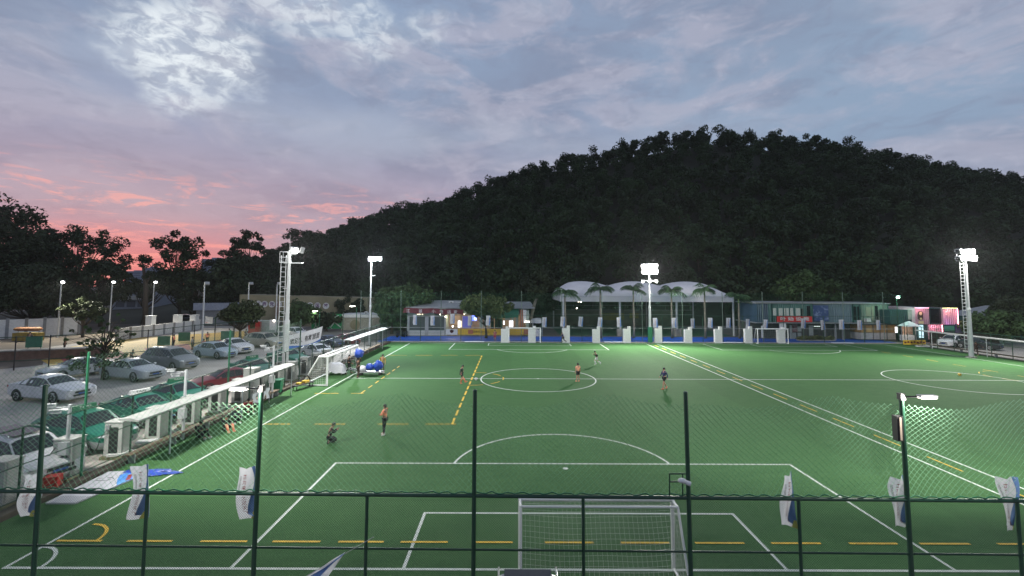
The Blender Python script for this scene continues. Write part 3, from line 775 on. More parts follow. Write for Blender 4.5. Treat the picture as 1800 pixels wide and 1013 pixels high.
# flags of the back fence: same cloth, small in the picture
def mini_flag():
    f = thing('fence_flag', 'x', 'flag', (0, 0, 0), 0, 'white lettered flags along the back fence')
    b = MB(); vs = []; fs = []
    for j in range(7):
        for i in range(4): vs.append(((i/3-.5)*.62+.03*math.sin(j), .04*math.sin(j*1.1+i), -1.42*j/6))
    for j in range(6):
        for i in range(3): k = j*4+i; fs.append((k, k+1, k+5, k+4))
    b.add(vs, fs, 0, True); c = b.build('cloth', M_flag, f)
    me = FLAGTXT.copy(); link('lettering', me, c, (0, -.07, -.68), (R(90), 0, 0), (1.2, 1.1, 1))
    b = MB(); b.quad((.2, -.075, -.3), (.31, -.075, -.02), (.31, -.075, -1.35), (.12, -.075, -1.38)); b.build('blue_wave', M_flagb, c)
    return f
mf = mini_flag()
fl = [(729, 554), (760, 555), (795, 552), (826, 555), (858, 555), (957, 558), (989, 557), (1021, 557), (1055, 558), (1087, 558), (1151, 559), (1184, 559), (1217, 560), (1248, 559), (1280, 559), (1314, 561), (1345, 562), (1412, 560), (1445, 563), (1478, 562), (1510, 563), (1543, 563)]
spot_ = ['before the left shutter', 'before the right shutter', 'before the lit cafe doorway', 'beside the blue lit window', 'below the shop tree', 'left of the leftmost palm', 'right beside the leftmost palm', 'above the gap left of the second palm', 'at the second palm trunk', 'between the second and third palms', 'just right of the central floodlight mast', 'at the fourth palm trunk', 'left of the fifth palm trunk', 'right of the fifth palm trunk', 'between the fifth and sixth palms', 'at the sixth palm', 'left of the second far goal', 'just over the red sign at its right end', 'under the blue poster', 'under the dark blue container wall', 'under the green glowing lamp at left', 'rightmost, before the timber kiosk']
for i, (px, py) in enumerate(fl):
    o = mf if i == 0 else copy_tree(mf)
    o.location = at(px, py, BY-.08); o['label'] = 'small white flag on the back fence, %s' % spot_[i]
    o.rotation_euler = (0, R((i*37) % 9-4), R((i*53) % 40-20)); 
# white stepped stacks by the back fence
def stack():
    t = thing('stepped_stack', 'x', 'block stack', (0, 0, 0), 0, 'white block stacks along the blue path')
    for k in range(5):
        b = MB(); b.box((0, 0, .19+.385*k), (1.05-.01*(k % 2), .5, .375)); b.build('block', M_white, t)
    b = MB(); b.box((.33, 0, 2.10), (.38, .48, .34)); b.build('top_block', M_white, t)
    return t
st = stack()
sl = [(887, 'left of the far goal mouth'), (935, 'inside the far goal frame'), (995, 'just right of the far goal'), (1048, 'second to the right of the far goal'), (1102, 'between the third palm and the goal side stacks'), (1157, 'touching the right side of the green mast pad'), (1210, 'second to the right of the green mast pad'), (1263, 'below the fifth palm'), (1316, 'left of the second far goal'), (1374, 'inside the second far goal frame')]
for i, (px, lb) in enumerate(sl):
    o = st if i == 0 else copy_tree(st); q = at(px, 600, BY-.55); o.location = (q.x, BY-.55+.02*i, 0); o['label'] = 'white stepped stack of blocks, '+lb
    o.scale = (1, 1, 1.0+.03*((i*7) % 3))
# white flat boards lying on the ground behind the far lines
for i, (a_, c_, y_, lb) in enumerate(((820, 853, 597.5, 'before the yellow boards'), (1060, 1094, 600.5, 'between the far goal and central mast'), (1158, 1196, 600.5, 'right of the central mast'), (1266, 1301, 602, 'left of the second far goal'), (1466, 1502, 604, 'right of the second far goal'))):
    p = P(a_, y_+1.5); q = P(c_, y_+1.5); b = MB(); w = q.x-p.x
    b.box((0, 0, .05), (w, .5, .07)); b.box((0, 0, .012), (w*.9, .4, .024))
    tag(b.build('flat_board', M_white, None, ((p.x+q.x)/2, 65.95, .11)), 'white flat board on the kerb, '+lb, 'board', 'white flat boards on the far kerb')

# ================================================================== GOALS
def goal(w, h, dtop, dbot, name, label, loc, rz, group=None, cell=.14, cord=.0032, post=.055):
    """posts along local x, mouth facing +y, net behind at -y"""
    g = thing(name, label, 'goal', loc, rz, group)
    for s in (-1, 1):
        b = MB(); b.bar((s*w/2, 0, 0), (s*w/2, 0, h), post, None, 10); b.build('post', M_goal, g)
        b = MB(); b.bar((s*w/2, -dtop, h), (s*w/2, -dbot, .03), post*.6, None, 8); b.bar((s*w/2, 0, h), (s*w/2, -dtop, h), post*.6, None, 8); b.build('stay', M_goal, g)
        b = MB(); b.bar((s*w/2, 0, .04), (s*w/2, -dbot, .04), post*.6, None, 8); b.build('ground_bar', M_goal, g)
    b = MB(); b.bar((-w/2-post, 0, h), (w/2+post, 0, h), post, None, 10); b.build('crossbar', M_goal, g)
    b = MB(); b.bar((-w/2, -dbot, .04), (w/2, -dbot, .04), post*.6, None, 8); b.build('rear_bar', M_goal, g)
    b = MB(); b.bar((-w/2, -dtop, h), (w/2, -dtop, h), post*.6, None, 8); b.build('rear_top_bar', M_goal, g)
    vs = []; fs = []
    prof = [(0, h), (-dtop, h), (-dbot, .05)]
    lens = [0, dtop, dtop+math.hypot(dbot-dtop, h)]
    def pt(x, s):
        if s <= lens[1]: y, z = -s, h
        else: t = (s-lens[1])/(lens[2]-lens[1]); y = -dtop-(dbot-dtop)*t; z = h+(.05-h)*t
        sg = .10*math.sin(math.pi*s/lens[2])*(1-(2*x/w)**2)
        return (x, y+sg*.5*math.sin(x*2.2+s), z-sg)
    n = int(w/cell)
    for i in range(n+1): strand(vs, fs, [pt(-w/2+w*i/n, lens[2]*j/12) for j in range(13)], cord)
    m_ = int(lens[2]/cell)
    for j in range(m_+1): strand(vs, fs, [pt(-w/2+w*i/16, lens[2]*j/m_) for i in range(17)], cord)
    for s in (-1, 1):
        k = int(h/cell)
        for j in range(k):
            z = h*j/k; y = -(dbot+(dtop-dbot)*z/h); strand(vs, fs, [(s*w/2, 0, z), (s*w/2, y/2, z-.03), (s*w/2, y, z)], cord)
        k = int(dbot/cell)
        for j in range(1, k+1):
            y = -dbot*j/k; zt = h if -y <= dtop else h*(dbot+y)/(dbot-dtop); strand(vs, fs, [(s*w/2, y, .03), (s*w/2, y, zt)], cord)
    link('net', np_mesh('net', np.array(vs), np.array(fs), M_netwhite), g)
    return g
goal(4.36, 1.92, .45, 1.35, 'football_goal', 'white goal with sagging net in the foreground, seen from behind', (2.44, YN-.02, 0), 0, cell=.125, cord=.0045)
goal(4.5, 2.07, .5, 1.2, 'football_goal', 'white goal on the far line before yellow advertising boards', (1.85, 66.2, 0), R(180), 'far goals', .3, .005)
p = P(1330, 604); q = P(1387, 605)
goal(q.x-p.x, 2.1, .5, 1.2, 'football_goal', 'white goal on the far line below the red sign', ((p.x+q.x)/2, 65.9, 0), R(180), 'far goals', .3, .005)
goal(7.2, 2.3, .7, 2.0, 'football_goal', 'white goal standing at the left sideline facing the pitch', (-14.85, 41.0, 0), R(-90), None, .16, .0062, .085)

# ================================================================== CHARGERS AND SIDE FURNITURE
M_cab = mat('cabinet_paint', (.38, .39, .37), .5, var=.15, scale=3)
def charger():
    t = thing('charging_cabinet', 'x', 'charger', (0, 0, 0), 0, 'white charging cabinets along the side fence')
    b = MB(); b.box((0, 0, .07), (.95, .85, .14)); b.build('plinth', mat('plinth', (.16, .15, .08), .9, var=.35, scale=3), t)
    b = MB(); b.box((0, 0, .90), (.78, .62, 1.50)); b.box((0, 0, 1.665), (.84, .68, .05)); b.build('cabinet', M_cab, t)
    b = MB(); b.box((.02, -.315, .86), (.40, .02, 1.16))
    for k in range(9): b.box((.02, -.33, .36+.125*k), (.38, .02, .05))
    b.build('vent_grille', M_black, t)
    b = MB(); b.box((.394, .02, .9), (.012, .50, 1.3)); b.build('side_door', M_cab, t)
    b = MB(); b.box((-.2, -.35, 1.45), (.16, .1, .2)); b.build('plug_holder', M_grey, t)
    b = MB(); b.tube([(-.2, -.38, 1.4), (-.42, -.5, 1.0), (-.5, -.52, .6), (-.7, -.45, .35), (-1.0, -.3, .25)], .022, 5); b.build('cable', M_black, t)
    return t
ch = charger()
CHY = [17.15+2.42*i for i in range(13)]
wh = ['nearest one, behind the first flag', 'beside the nearest green taxi nose', 'under the left tip of the white shelter roof', 'third taxi side, partly under the shelter roof', 'behind the thin white shelter post', 'before the second camera post', 'left of the tall blank cabinet', 'just past the tall blank cabinet', 'behind the green wheelie bin', 'beside the tall ladder mast', 'behind the left goal stay', 'seen through the left goal net', 'last one, before the black cars']
for i, y in enumerate(CHY):
    o = ch if i == 0 else copy_tree(ch)
    o.location = (-18.45+.03*((i*5) % 3), y, 0); o.rotation_euler = (0, 0, R((i*31) % 7-3)); o['label'] = 'white charging cabinet with dark grille, '+wh[i]
t = thing('tall_cabinet', 'tall plain white cabinet standing between the charging cabinets', 'cabinet', (-18.5, 33.1, 0))
b = MB(); b.box((0, 0, 1.08), (.75, .8, 2.1)); b.box((0, 0, 2.15), (.82, .86, .05)); b.build('body', M_cab, t); b = MB(); b.box((.38, -.02, 1.1), (.012, .6, 1.8)); b.build('door', M_whitep, t)
# low kerb clutter: bricks and boards along the foot of the fence
for i, (px, py, w, h, d, m, lb, nm, cat) in enumerate((
        (92, 862, .45, .38, .40, M_red, 'small red bucket box beside the first cabinet', 'red_box', 'box'),
        (212, 805, .9, .07, .5, M_white, 'tilted white sheet lying at the foot of the fence', 'loose_sheet', 'sheet'),
        (262, 783, 1.0, .06, .5, M_white, 'dirty white sheet lying below the shelter post', 'loose_sheet', 'sheet'))):
    p = P(px, py); b = MB(); b.box((0, 0, h/2), (w, d, h), R(20)); b.box((0, 0, h+.012), (w*1.06, d*1.06, .025), R(20))
    tag(b.build(nm, m, None, (p.x, p.y, .16)), lb, cat)
# CCTV posts
def cctv(px, pyb, pyt, label, s=1):
    q = P(px, pyb); top = at(px, pyt, q.y).z
    t = thing('camera_post', label, 'camera post', (q.x, q.y, 0), 0, 'white camera posts by the side fence')
    b = MB(); b.bar((0, 0, 0), (0, 0, top), .075, .065, 10); b.build('pole', M_whitep, t)
    b = MB(); b.bar((0, 0, top-.12), (-.75*s, -.1, top-.12), .03, None, 8); b.build('arm', M_whitep, t)
    for dx, dz in ((-.7, .02), (-.45, -.22)):
        b = MB(); b.box((dx*s, -.12, top-.05+dz), (.34, .12, .12), R(15)); b.box((dx*s, -.14, top+.025+dz), (.42, .16, .02), R(15)); c = b.build('camera', M_whitep, t)
        b = MB(); b.bar((dx*s-.17*s, -.15, top-.05+dz), (dx*s-.19*s, -.155, top-.05+dz), .045, .045, 10); b.build('lens', M_black, c)
    b = MB(); b.box((.0, -.12, 1.35), (.36, .2, .5)); b.build('junction_box', M_whitep, t)
cctv(114, 846, 711, 'white camera post closest to the viewer, beside the first taxi')
cctv(321, 772, 650, 'white camera post rising through the shelter roof line')
cctv(478, 700, 608, 'white camera post left of the ladder mast')
# shelters: thin white roof on posts over the bench strip
def shelter(name, label, x, y0, y1, z, pys, side=1, dep=1.35):
    t = thing(name, label, 'shelter', (x, y0, 0))
    L_ = y1-y0; b = MB(); n = 12
    vs = []; fs = []
    for i in range(n+1):
        y = L_*i/n
        for dx, dz in ((0, 0), (0, .07), (-side*dep*.5, .16), (-side*dep, .12), (-side*dep, .05)): vs.append((dx, y, z+dz))
    for i in range(n):
        for k in range(5): fs.append((i*5+k, i*5+(k+1) % 5, i*5+5+(k+1) % 5, i*5+5+k))
    fs += [(0, 1, 2, 3, 4), tuple(n*5+k for k in (4, 3, 2, 1, 0))]
    b.add(vs, fs); b.build('roof', mat('shelter_roof', (.27, .28, .265), .6, var=.15, scale=2), t)
    for y in pys:
        b = MB(); b.bar((-.03*side, y-y0, 0), (-.03*side, y-y0, z), .035, None, 8); b.bar((-.03*side, y-y0, z-.05), (-side*dep, y-y0, z+.02), .02, None, 6); b.build('post', M_whitep, t)
    b = MB(); b.box((-side*.9, L_/2, .42), (.36, L_*.92, .05)); b.build('bench_seat', mat('bench_wood', (.12, .085, .05), .7, var=.3), t)
    for k in range(6):
        b = MB(); y = L_*(.06+.88*k/5); b.box((-side*.9, y, .19), (.3, .06, .42)); b.build('bench_leg', M_steel, t)
    return t
shelter('team_shelter', 'long low shelter with thin white roof and bench by the near sideline', -16.25, 20.4, 34.8, 2.06, (22.4, 28.2, 34.4), dep=.85)
shelter('team_shelter', 'shorter white roofed shelter behind the left goal', -16.45, 47.5, 61.5, 2.35, (49.0, 59.0), dep=.95)
shelter('team_shelter', 'long white roofed shelter beside the right hand road', 55.4, 40, 63.5, 2.15, (43, 48.5, 54, 61), side=-1, dep=.8)
# ================================================================== FLOODLIGHT MASTS
def ladder(b, x, y, z0, z1, w=.42, r=.03):
    b.bar((x-w/2, y, z0), (x-w/2, y, z1), r, None, 6); b.bar((x+w/2, y, z0), (x+w/2, y, z1), r, None, 6)
    z = z0+.3
    while z < z1: b.bar((x-w/2, y, z), (x+w/2, y, z), r*.8, None, 5); z += .42
def head(par, c, d, m, w=.62, h=.5, dep=.3):
    d = Vector(d).normalized(); q = d.to_track_quat('Y', 'Z').to_matrix()
    b = MB(); b.box(c, (w, dep, h), tilt=q); o = b.build('lamp_head', M_grey, par)
    cc = Vector(c)+d*(dep/2+.02); b = MB(); b.ell(cc, (w*.42, .06, h*.42), 14, 8, rot=q); b.build('lens', m, o)
def mast(name, label, x, y, top, lad=None, r0=.20, group='tall floodlight masts'):
    t = thing(name, label, 'floodlight', (x, y, 0), 0, group)
    b = MB(); b.bar((0, 0, 0), (0, 0, top*.45), r0, r0*.85, 14); b.bar((0, 0, top*.45), (0, 0, top*.47), r0*.95, r0*.7, 14); b.bar((0, 0, top*.47), (0, 0, top), r0*.66, r0*.42, 12)
    b.build('pole', M_whitep, t)
    b = MB(); b.box((0, 0, .06), (.7, .7, .12)); b.build('base_plate', M_concrete, t)
    if lad is not None:
        b = MB(); ladder(b, lad, -.02, .9, top-.4); 
        for k in range(5): b.bar((0, 0, 1.5+k*(top-2.6)/4), (lad, 0, 1.5+k*(top-2.6)/4), .025, None, 5)
        b.build('ladder', M_whitep, t)
        b = MB(); b.box((lad*.75, 0, top-1.0), (.7, .6, .05))
        for sx in (-.33, .33):
            for sy in (-.28, .28): b.bar((lad*.75+sx, sy, top-1), (lad*.75+sx, sy, top-.1), .014, None, 5)
        for zz in (top-.1, top-.55):
            for sy in (-.28, .28): b.bar((lad*.75-.33, sy, zz), (lad*.75+.33, sy, zz), .014, None, 5)
            b.bar((lad*.75-.33, -.28, zz), (lad*.75-.33, .28, zz), .014, None, 5)
        b.build('platform', M_whitep, t)
    return t
COOL = (.90, .96, 1.0); WARM = (1.0, .97, .90)
# near left mast
x, y = -19.0, 39.0; q = at(505, 437, y)
m1 = mast('floodlight_mast', 'white ladder mast with platform and single lit lamp by the taxis', x, y, q.z-.2, -.48, .24)
top = q.z
b = MB(); b.bar((-.1, 0, top-1.25), (1.2, 0, top-1.25), .05, None, 6); b.bar((0, 0, top-.5), (.5, .2, top-.5), .04, None, 6); b.bar((0, 0, top-.2), (0, 0, top+1.2), .014, .008, 5); b.bar((1.1, .1, top-.3), (.2, 0, top-.3), .03, None, 6); b.build('crossarm', M_whitep, m1)
head(m1, (.42, -.05, top-.15), (.75, -.6, -.35), E_lamp, .6, .55); head(m1, (1.0, .1, top-.15), (.85, .5, -.3), M_glass, .62, .5)
# far left mast
x, y = -18.6, 62.5; q = at(653, 457, y); x = q.x
m2 = mast('floodlight_mast', 'slim white mast with bluish white lamp row, left back corner', x, y, q.z, None, .17)
b = MB(); b.bar((-.5, 0, q.z), (1.3, 0, q.z), .05, None, 6); b.bar((0, 0, q.z-2.2), (.6, 0, q.z-2.1), .04, None, 6); b.build('crossarm', M_whitep, m2)
for k in range(3): head(m2, (-.1+.62*k, -.12, q.z+.15), (.45, -1, -.28), E_cool, .58, .55)
# central mast
x, y = at(1143, 601, 66.2).x, 66.2; q = at(1143, 473, y)
m3 = mast('floodlight_mast', 'central white mast with two bright lamp rows and green padded foot', x, y, q.z+.6, None, .2)
b = MB(); b.bar((0, 0, .02), (0, 0, 2.3), .33, .33, 14); b.build('foot_pad', mat('pad_green', (.008, .16, .07), .5), m3)
b = MB()
for zz in (q.z+.42, q.z-.42): b.bar((-1.3, 0, zz), (1.3, 0, zz), .05, None, 6)
b.bar((-1.0, 0, q.z-1.75), (1.0, 0, q.z-1.75), .05, None, 6); b.build('crossarm', M_whitep, m3)
for zz in (q.z+.42, q.z-.42):
    for k in (-1, 0, 1): head(m3, (.80*k+(.06 if zz < q.z else 0), -.15, zz), (.25*k, -1, -.32), E_lamp, .74, .66)
for k in (-1, 0, 1): head(m3, (.95*k, -.15, q.z-1.78), (.3*k, -1, -.45), E_lamp, .34, .30)
b = MB(); b.box((0, 0, q.z-3.5), (.7, .3, .08)); b.build('collar_bracket', M_whitep, m3)
# right mast
yr = 53.7; q0 = at(1707, 617, yr); q = at(1699, 448, yr)
m4 = mast('floodlight_mast', 'right hand ladder mast with cluster of warm white lamps', q0.x, yr, q.z+.3, -.48, .24)
b = MB()
for zz in (q.z+.4, q.z-.45): b.bar((-1.2, 0, zz), (1.2, 0, zz), .05, None, 6)
b.build('crossarm', M_whitep, m4)
for zz, ks in ((q.z+.4, (-1, 0, .75)), (q.z-.45, (-1, -.05, 1))):
    for k in ks: head(m4, (.85*k, -.15, zz), (-.75 if k > -1 else -1, -.75 if k > -1 else -.1, -.30), E_lamp if k > -1 else M_glass, .62, .55)
# their light
def bank(nm, m, rel, tgt, w, col, ang=155):
    loc = Vector(m.location)+Vector(rel); o = lamp_spot(nm, loc, tgt, w, col, ang, .5, .35); return o
bank('floodlight_beam', m1, (1.0, -.6, m1.children[0].dimensions.z-.2 if False else at(505, 437, 39).z-.3), (2, 22, 0), 14000, WARM)
bank('floodlight_beam', m2, (.6, -.8, at(653, 457, 62.5).z-.1), (0, 36, 0), 20000, COOL)
bank('floodlight_beam', m3, (0, -.9, at(1143, 473, 66.2).z-.2), (12, 25, 0), 30000, WARM, 150)
bank('floodlight_beam', m4, (-.9, -.7, at(1699, 448, yr).z-.2), (30, 26, 0), 26000, WARM)
for m_, px, py, yy, w_, c_ in ((m1, 508, 439, 39.0, 150, WARM), (m2, 655, 458, 62.5, 4500, COOL), (m3, 1143, 473, 66.2, 7000, WARM), (m4, 1700, 448, yr, 6000, WARM)):
    q = at(px, py, yy); lamp_point('floodlight_spill', (q.x+.3, yy-1.1, q.z-.1), w_, c_, .4)
for nm_, lb_, x_, y_ in (('floodlight_mast', 'white ladder mast at the near left corner of the pitch', -19.2, 14.5), ('floodlight_mast', 'white ladder mast at the near end between the two pitches', 21.5, 13.0)):
    m_ = mast(nm_, lb_, x_, y_, 11.2, -.48, .24); sx = 1 if x_ < 0 else -.3
    b = MB(); b.bar((-.9, 0, 11.2), (.9, 0, 11.2), .05, None, 6); b.build('crossarm', M_whitep, m_)
    for k in (-1, 0, 1): head(m_, (.66*k, .15, 11.4), (.5*sx, 1, -.3), E_lamp, .6, .5)
    bank('floodlight_beam', m_, (.3*sx, .7, 11.3), (x_+22*sx, 46, 0), 14000, WARM, 122)
# small halo light thrown backwards on the air and trees round each mast
# ---- slim court lamps
def court_lamp(px, pb, pt_, Y, lit, label, flip=1):
    q = at(px, pt_, Y); base = at(px-(8 if px < 300 else 3), pb, Y)
    t = thing('court_lamp', label, 'lamp', (base.x, Y, 0), 0, 'slim white lamps round the ball court')
    h = q.z; dx = q.x-base.x; dx *= .2
    b = MB(); b.bar((0, 0, 0), (dx, 0, h), .11, .075, 10); b.build('pole', M_whitep, t)
    b = MB(); b.bar((dx, 0, h), (dx+.5*flip, -.1, h+.15), .03, None, 6); b.build('arm', M_whitep, t)
    head(t, (dx+.4*flip, -.15, h+.12), (.3*flip, -.8, -.5) if lit else (-.6*flip, .6, -.6), E_lamp if lit else M_chrome, .55, .4, .22)
    if lit: lamp_spot('court_lamp_light', (base.x+.4*flip, Y-.5, h), (base.x+7, Y-7, 0), 9500, (1, .95, .80), 115, .5, .2)
court_lamp(109, 590, 497, 70, True, 'lit court lamp furthest left, in front of the white wall')
court_lamp(200, 576, 497, 79, True, 'lit court lamp behind the street tree')
court_lamp(274, 574, 497, 83, True, 'lit court lamp right of the leaning trunk')
court_lamp(358, 605, 500, 60, False, 'court lamp seen from behind above the silver hatchback')
court_lamp(437, 592, 500, 70, False, 'court lamp seen from behind at the lettered wall')
court_lamp(487, 588, 500, 74, False, 'court lamp seen from behind close to the ladder mast')
# green glowing street lamp right back
q = at(1576, 523, 69); t = thing('street_lamp', 'dark post lamp with green glow beside the container house', 'lamp', (q.x, 69, 0))
b = MB(); b.bar((0, 0, 0), (0, 0, q.z), .07, .05, 8); b.build('pole', M_dgreen, t); b = MB(); b.bar((0, 0, q.z), (.1, -.5, q.z+.05), .03, None, 6); b.build('arm', M_dgreen, t)
head(t, (0, -.2, q.z+.05), (-.1, -1, -.3), emit('lit_lamp_green', (.72, 1, .85), 30), .5, .36, .2)
lamp_point('street_lamp_light', (q.x, 68.3, q.z), 420, (.45, 1, .72), .2)
# ================================================================== BUILDINGS
def pbox(b, x0, y0, x1, y1, Y, dep, m=0, out=0.0):
    """box whose front face spans the picture rectangle at depth Y, going back by dep"""
    a = at(x0, y0, Y-out); c = at(x1, y1, Y-out)
    b.box(((a.x+c.x)/2, Y-out+dep/2, (a.z+c.z)/2), (abs(c.x-a.x), dep, abs(a.z-c.z)), m=m)
    return b
def part(name, m, par, rects, Y, dep=.08, out=.04):
    if len(rects) > 1 and name not in ('balcony_rail', 'frame', 'athlete_figures', 'mullion'):
        return [part(name, m, par, [r], Y, dep, out) for r in rects][-1]
    b = MB()
    for r in rects: pbox(b, *r, Y, dep, 0, out)
    o = b.build(name, m); o.parent = par
    o.matrix_parent_inverse = Matrix.Translation(-Vector(par.location)); return o
def gbox(b, x0, x1, y0, y1, z0, z1, m=0): return b.box(((x0+x1)/2, (y0+y1)/2, (z0+z1)/2), (abs(x1-x0), abs(y1-y0), abs(z1-z0)), m=m)
def put(o, par):
    o.parent = par; o.matrix_parent_inverse = Matrix.Translation(-Vector(par.location)); return o
def letters(body, size, m, par, loc, rot=(R(90), 0, 0), line=1.0, bold=.0, sc=(1, 1, 1), space=1.0):
    me = textmesh(body, size, m, 'lettering', line, bold); o = link('lettering', me, None, loc, rot, sc); return put(o, par)
def corr(name, col, rough=.5):
    """painted corrugated steel: vertical ribs as bump"""
    m = mat(name, col, rough, var=.18, scale=.8); nt = m.node_tree; N = nt.nodes; L = nt.links
    tc = N.new('ShaderNodeTexCoord'); w = N.new('ShaderNodeTexWave'); w.bands_direction = 'X'; w.inputs['Scale'].default_value = 1.1; w.wave_profile = 'SIN'
    L.new(tc.outputs['Object'], w.inputs['Vector']); bp = N.new('ShaderNodeBump'); bp.inputs['Strength'].default_value = 1; bp.inputs['Distance'].default_value = .12
    L.new(w.outputs[0], bp.inputs['Height']); L.new(bp.outputs[0], N['Principled BSDF'].inputs['Normal']); return m
M_shut = mat('shutter_slats', (.05, .062, .066), .5, var=.25, scale=(1.5))
M_maroon = mat('maroon_awning', (.11, .012, .022), .7, var=.2, scale=1.5)
M_roofg = mat('roof_sheet', (.24, .25, .26), .6, var=.25, scale=.8)
M_pale = mat('pale_green_wall', (.30, .36, .32), .7, var=.15)
M_membrane = mat('roof_membrane', (.66, .64, .65), .6, var=.10, scale=.5)
M_gaw = mat('green_awning', (.02, .14, .08), .7, var=.2)
M_orange = mat('orange_wall', (.36, .12, .07), .7, var=.15)
M_warmwall = mat('cafe_inner_wall', (.36, .27, .2), .8, var=.3, scale=2)
E_warm = emit('lit_window_warm', (1, .84, .6), 2.2); E_bluew = emit('lit_sign_blue', (.03, .07, 1), 2.6); E_whitew = emit('lit_panel_white', (.95, .97, 1), 2.0)
E_bluewin = emit('lit_window_violet', (.10, .12, .55), .35, (.1, .1, .3)); E_bulb = emit('bulb', (1, .9, .72), 30)
# ---- shop with shutters and cafe
SY = 75.6
shop = thing('shop_building', 'low shop row with maroon awning, dark roller shutters and lit cafe front', 'shop', (at(820, 590, SY).x, SY, 0))
def Xp(px, Y=SY): return at(px, 560, Y).x
def Zp(py, Y=SY, px=820): return at(px, py, Y).z
b = MB(); gbox(b, Xp(716), Xp(784), SY, SY+8, 0, Zp(541)); gbox(b, Xp(784), Xp(930), SY+4.0, SY+8, 0, Zp(543)); gbox(b, Xp(925), Xp(930), SY+.2, SY+4, 0, Zp(546)); gbox(b, Xp(784), Xp(925), SY+.3, SY+3.98, Zp(553), Zp(547)); put(b.build('wall', M_pale), shop)
b = MB(); vs = [(Xp(714), SY-.4, Zp(540)), (Xp(836), SY-.4, Zp(541)), (Xp(832), SY+8.2, Zp(531)), (Xp(722), SY+8.2, Zp(531))]
b.add(vs+[(v_[0], v_[1], v_[2]-.15) for v_ in vs], [(0, 1, 2, 3), (7, 6, 5, 4), (0, 4, 5, 1), (1, 5, 6, 2), (2, 6, 7, 3), (3, 7, 4, 0)])
vs = [(Xp(838), SY-.2, Zp(542)), (Xp(940), SY-.2, Zp(541)), (Xp(936), SY+8.2, Zp(533)), (Xp(842), SY+8.2, Zp(533))]
b.add(vs+[(v_[0], v_[1], v_[2]-.12) for v_ in vs], [(0, 1, 2, 3), (7, 6, 5, 4), (0, 4, 5, 1), (1, 5, 6, 2), (2, 6, 7, 3), (3, 7, 4, 0)])
put(b.build('roof', M_roofg), shop)
b = MB(); n = 22; vs = []
for i in range(n+1):
    px = 711+(816-711)*i/n; w_ = .18*math.sin(i*.75)*(.4+.6*(i % 5 == 0))
    y1 = 541.5+2.5*(i/n); vs += [(Xp(px), SY-.5, Zp(y1)+w_*.4), (Xp(px), SY-1.15+.12*math.sin(i*1.3), Zp(y1+8.5)+w_)]
b.add(vs, [(2*i, 2*i+1, 2*i+3, 2*i+2) for i in range(n)], 0, True); aw = put(b.build('awning', M_maroon), shop)
for px, ch_ in ((720, '江'), (741, '湖'), (764, '小'), (778, '吃'), (791, '店'), (802, '家')):
    me = textmesh(ch_, .62, M_white); o = link('lettering', me, None, (Xp(px), SY-1.16, Zp(546.5+2.3*(px-711)/105)), (R(90), 0, 0)); o.parent = aw
for a_, c_ in ((719.5, 747), (753, 781)):
    s_ = part('roller_shutter', M_shut, shop, [(a_, 557, c_, 580.5)], SY, .1, .06)
    b = MB()
    for k in range(14): gbox(b, Xp(a_), Xp(c_), SY-.085, SY-.06, Zp(580.2-1.66*k), Zp(580.2-1.66*k-.45))
    o = b.build('slat_ridges', M_dark); o.parent = s_
    part('base_panel', M_whitep, shop, [(a_, 581.5, c_, 585), (a_, 585.8, c_, 590)], SY, .1, .08)
part('frame', M_steel, shop, [(717.5, 555, 719.3, 590.5), (747.2, 555, 752.8, 590.5), (781.2, 555, 783, 590.5), (719.5, 555, 747, 556.8), (753, 555, 781, 556.8)], SY, .16, .12)
part('window', M_glass, shop, [(764, 551, 779, 554.5)], SY, .06, .05); part('window', E_warm, shop, [(733, 549.5, 739, 554), (741.5, 549.5, 743.5, 554)], SY, .06, .05)
# cafe interior seen through the open front
b = MB(); gbox(b, Xp(784), Xp(925), SY+3.4, SY+3.9, 0, Zp(547)); put(b.build('cafe_back_wall', M_warmwall), shop)
part('lit_window', E_whitew, shop, [(805, 564, 809, 576.5)], SY+.5, .06, .05); part('lit_window', E_warm, shop, [(809.5, 564, 811.5, 576.5)], SY+.5, .06, .05)
part('violet_window', E_bluewin, shop, [(813, 556, 824, 577), (825, 556, 828, 577)], SY+.6, .06, .05)
bs = part('blue_sign', E_bluew, shop, [(829, 555, 838, 564)], SY+.3, .1, .06); part('lit_window', E_whitew, shop, [(895, 564, 902, 575)], SY+.4, .06, .05); part('lit_window', E_whitew, shop, [(884.5, 564, 887, 571)], SY+.4, .06, .05)
o = part('sign_patch', emit('sign_patch_glow', (.6, .75, 1), 4), shop, [(834, 559, 836.8, 562.5)], SY+.3, .03, .12)
part('pale_shutter', M_pale, shop, [(843, 556, 849, 576), (851, 556, 855, 576), (858, 555, 862, 575), (888, 556, 897, 563), (899, 556, 904, 564), (906, 556, 911, 578)], SY+.5, .08, .05)
part('dark_doorway', M_glass, shop, [(863, 558, 868, 578), (870, 560, 883, 578)], SY+.6, .08, .05)
b = MB(); vs = [(Xp(868), SY+.2, Zp(543)), (Xp(912), SY+.2, Zp(543)), (Xp(911), SY-1.4, Zp(553)), (Xp(866), SY-1.4, Zp(556)), (Xp(911), SY-1.4, Zp(557)), (Xp(866), SY-1.4, Zp(559))]
b.add(vs, [(0, 1, 2, 3), (3, 2, 4, 5)]); put(b.build('green_awning', M_gaw), shop)
b = MB(); vs = [(Xp(842), SY+.2, Zp(545)), (Xp(867), SY+.2, Zp(545)), (Xp(869), SY-1.6, Zp(554)), (Xp(840), SY-1.6, Zp(553)), (Xp(869), SY-1.6, Zp(557)), (Xp(840), SY-1.6, Zp(555.5))]
b.add(vs, [(0, 1, 2, 3), (3, 2, 4, 5)]); put(b.build('green_awning', mat('pale_green_awning', (.12, .24, .16), .7, var=.2)), shop)
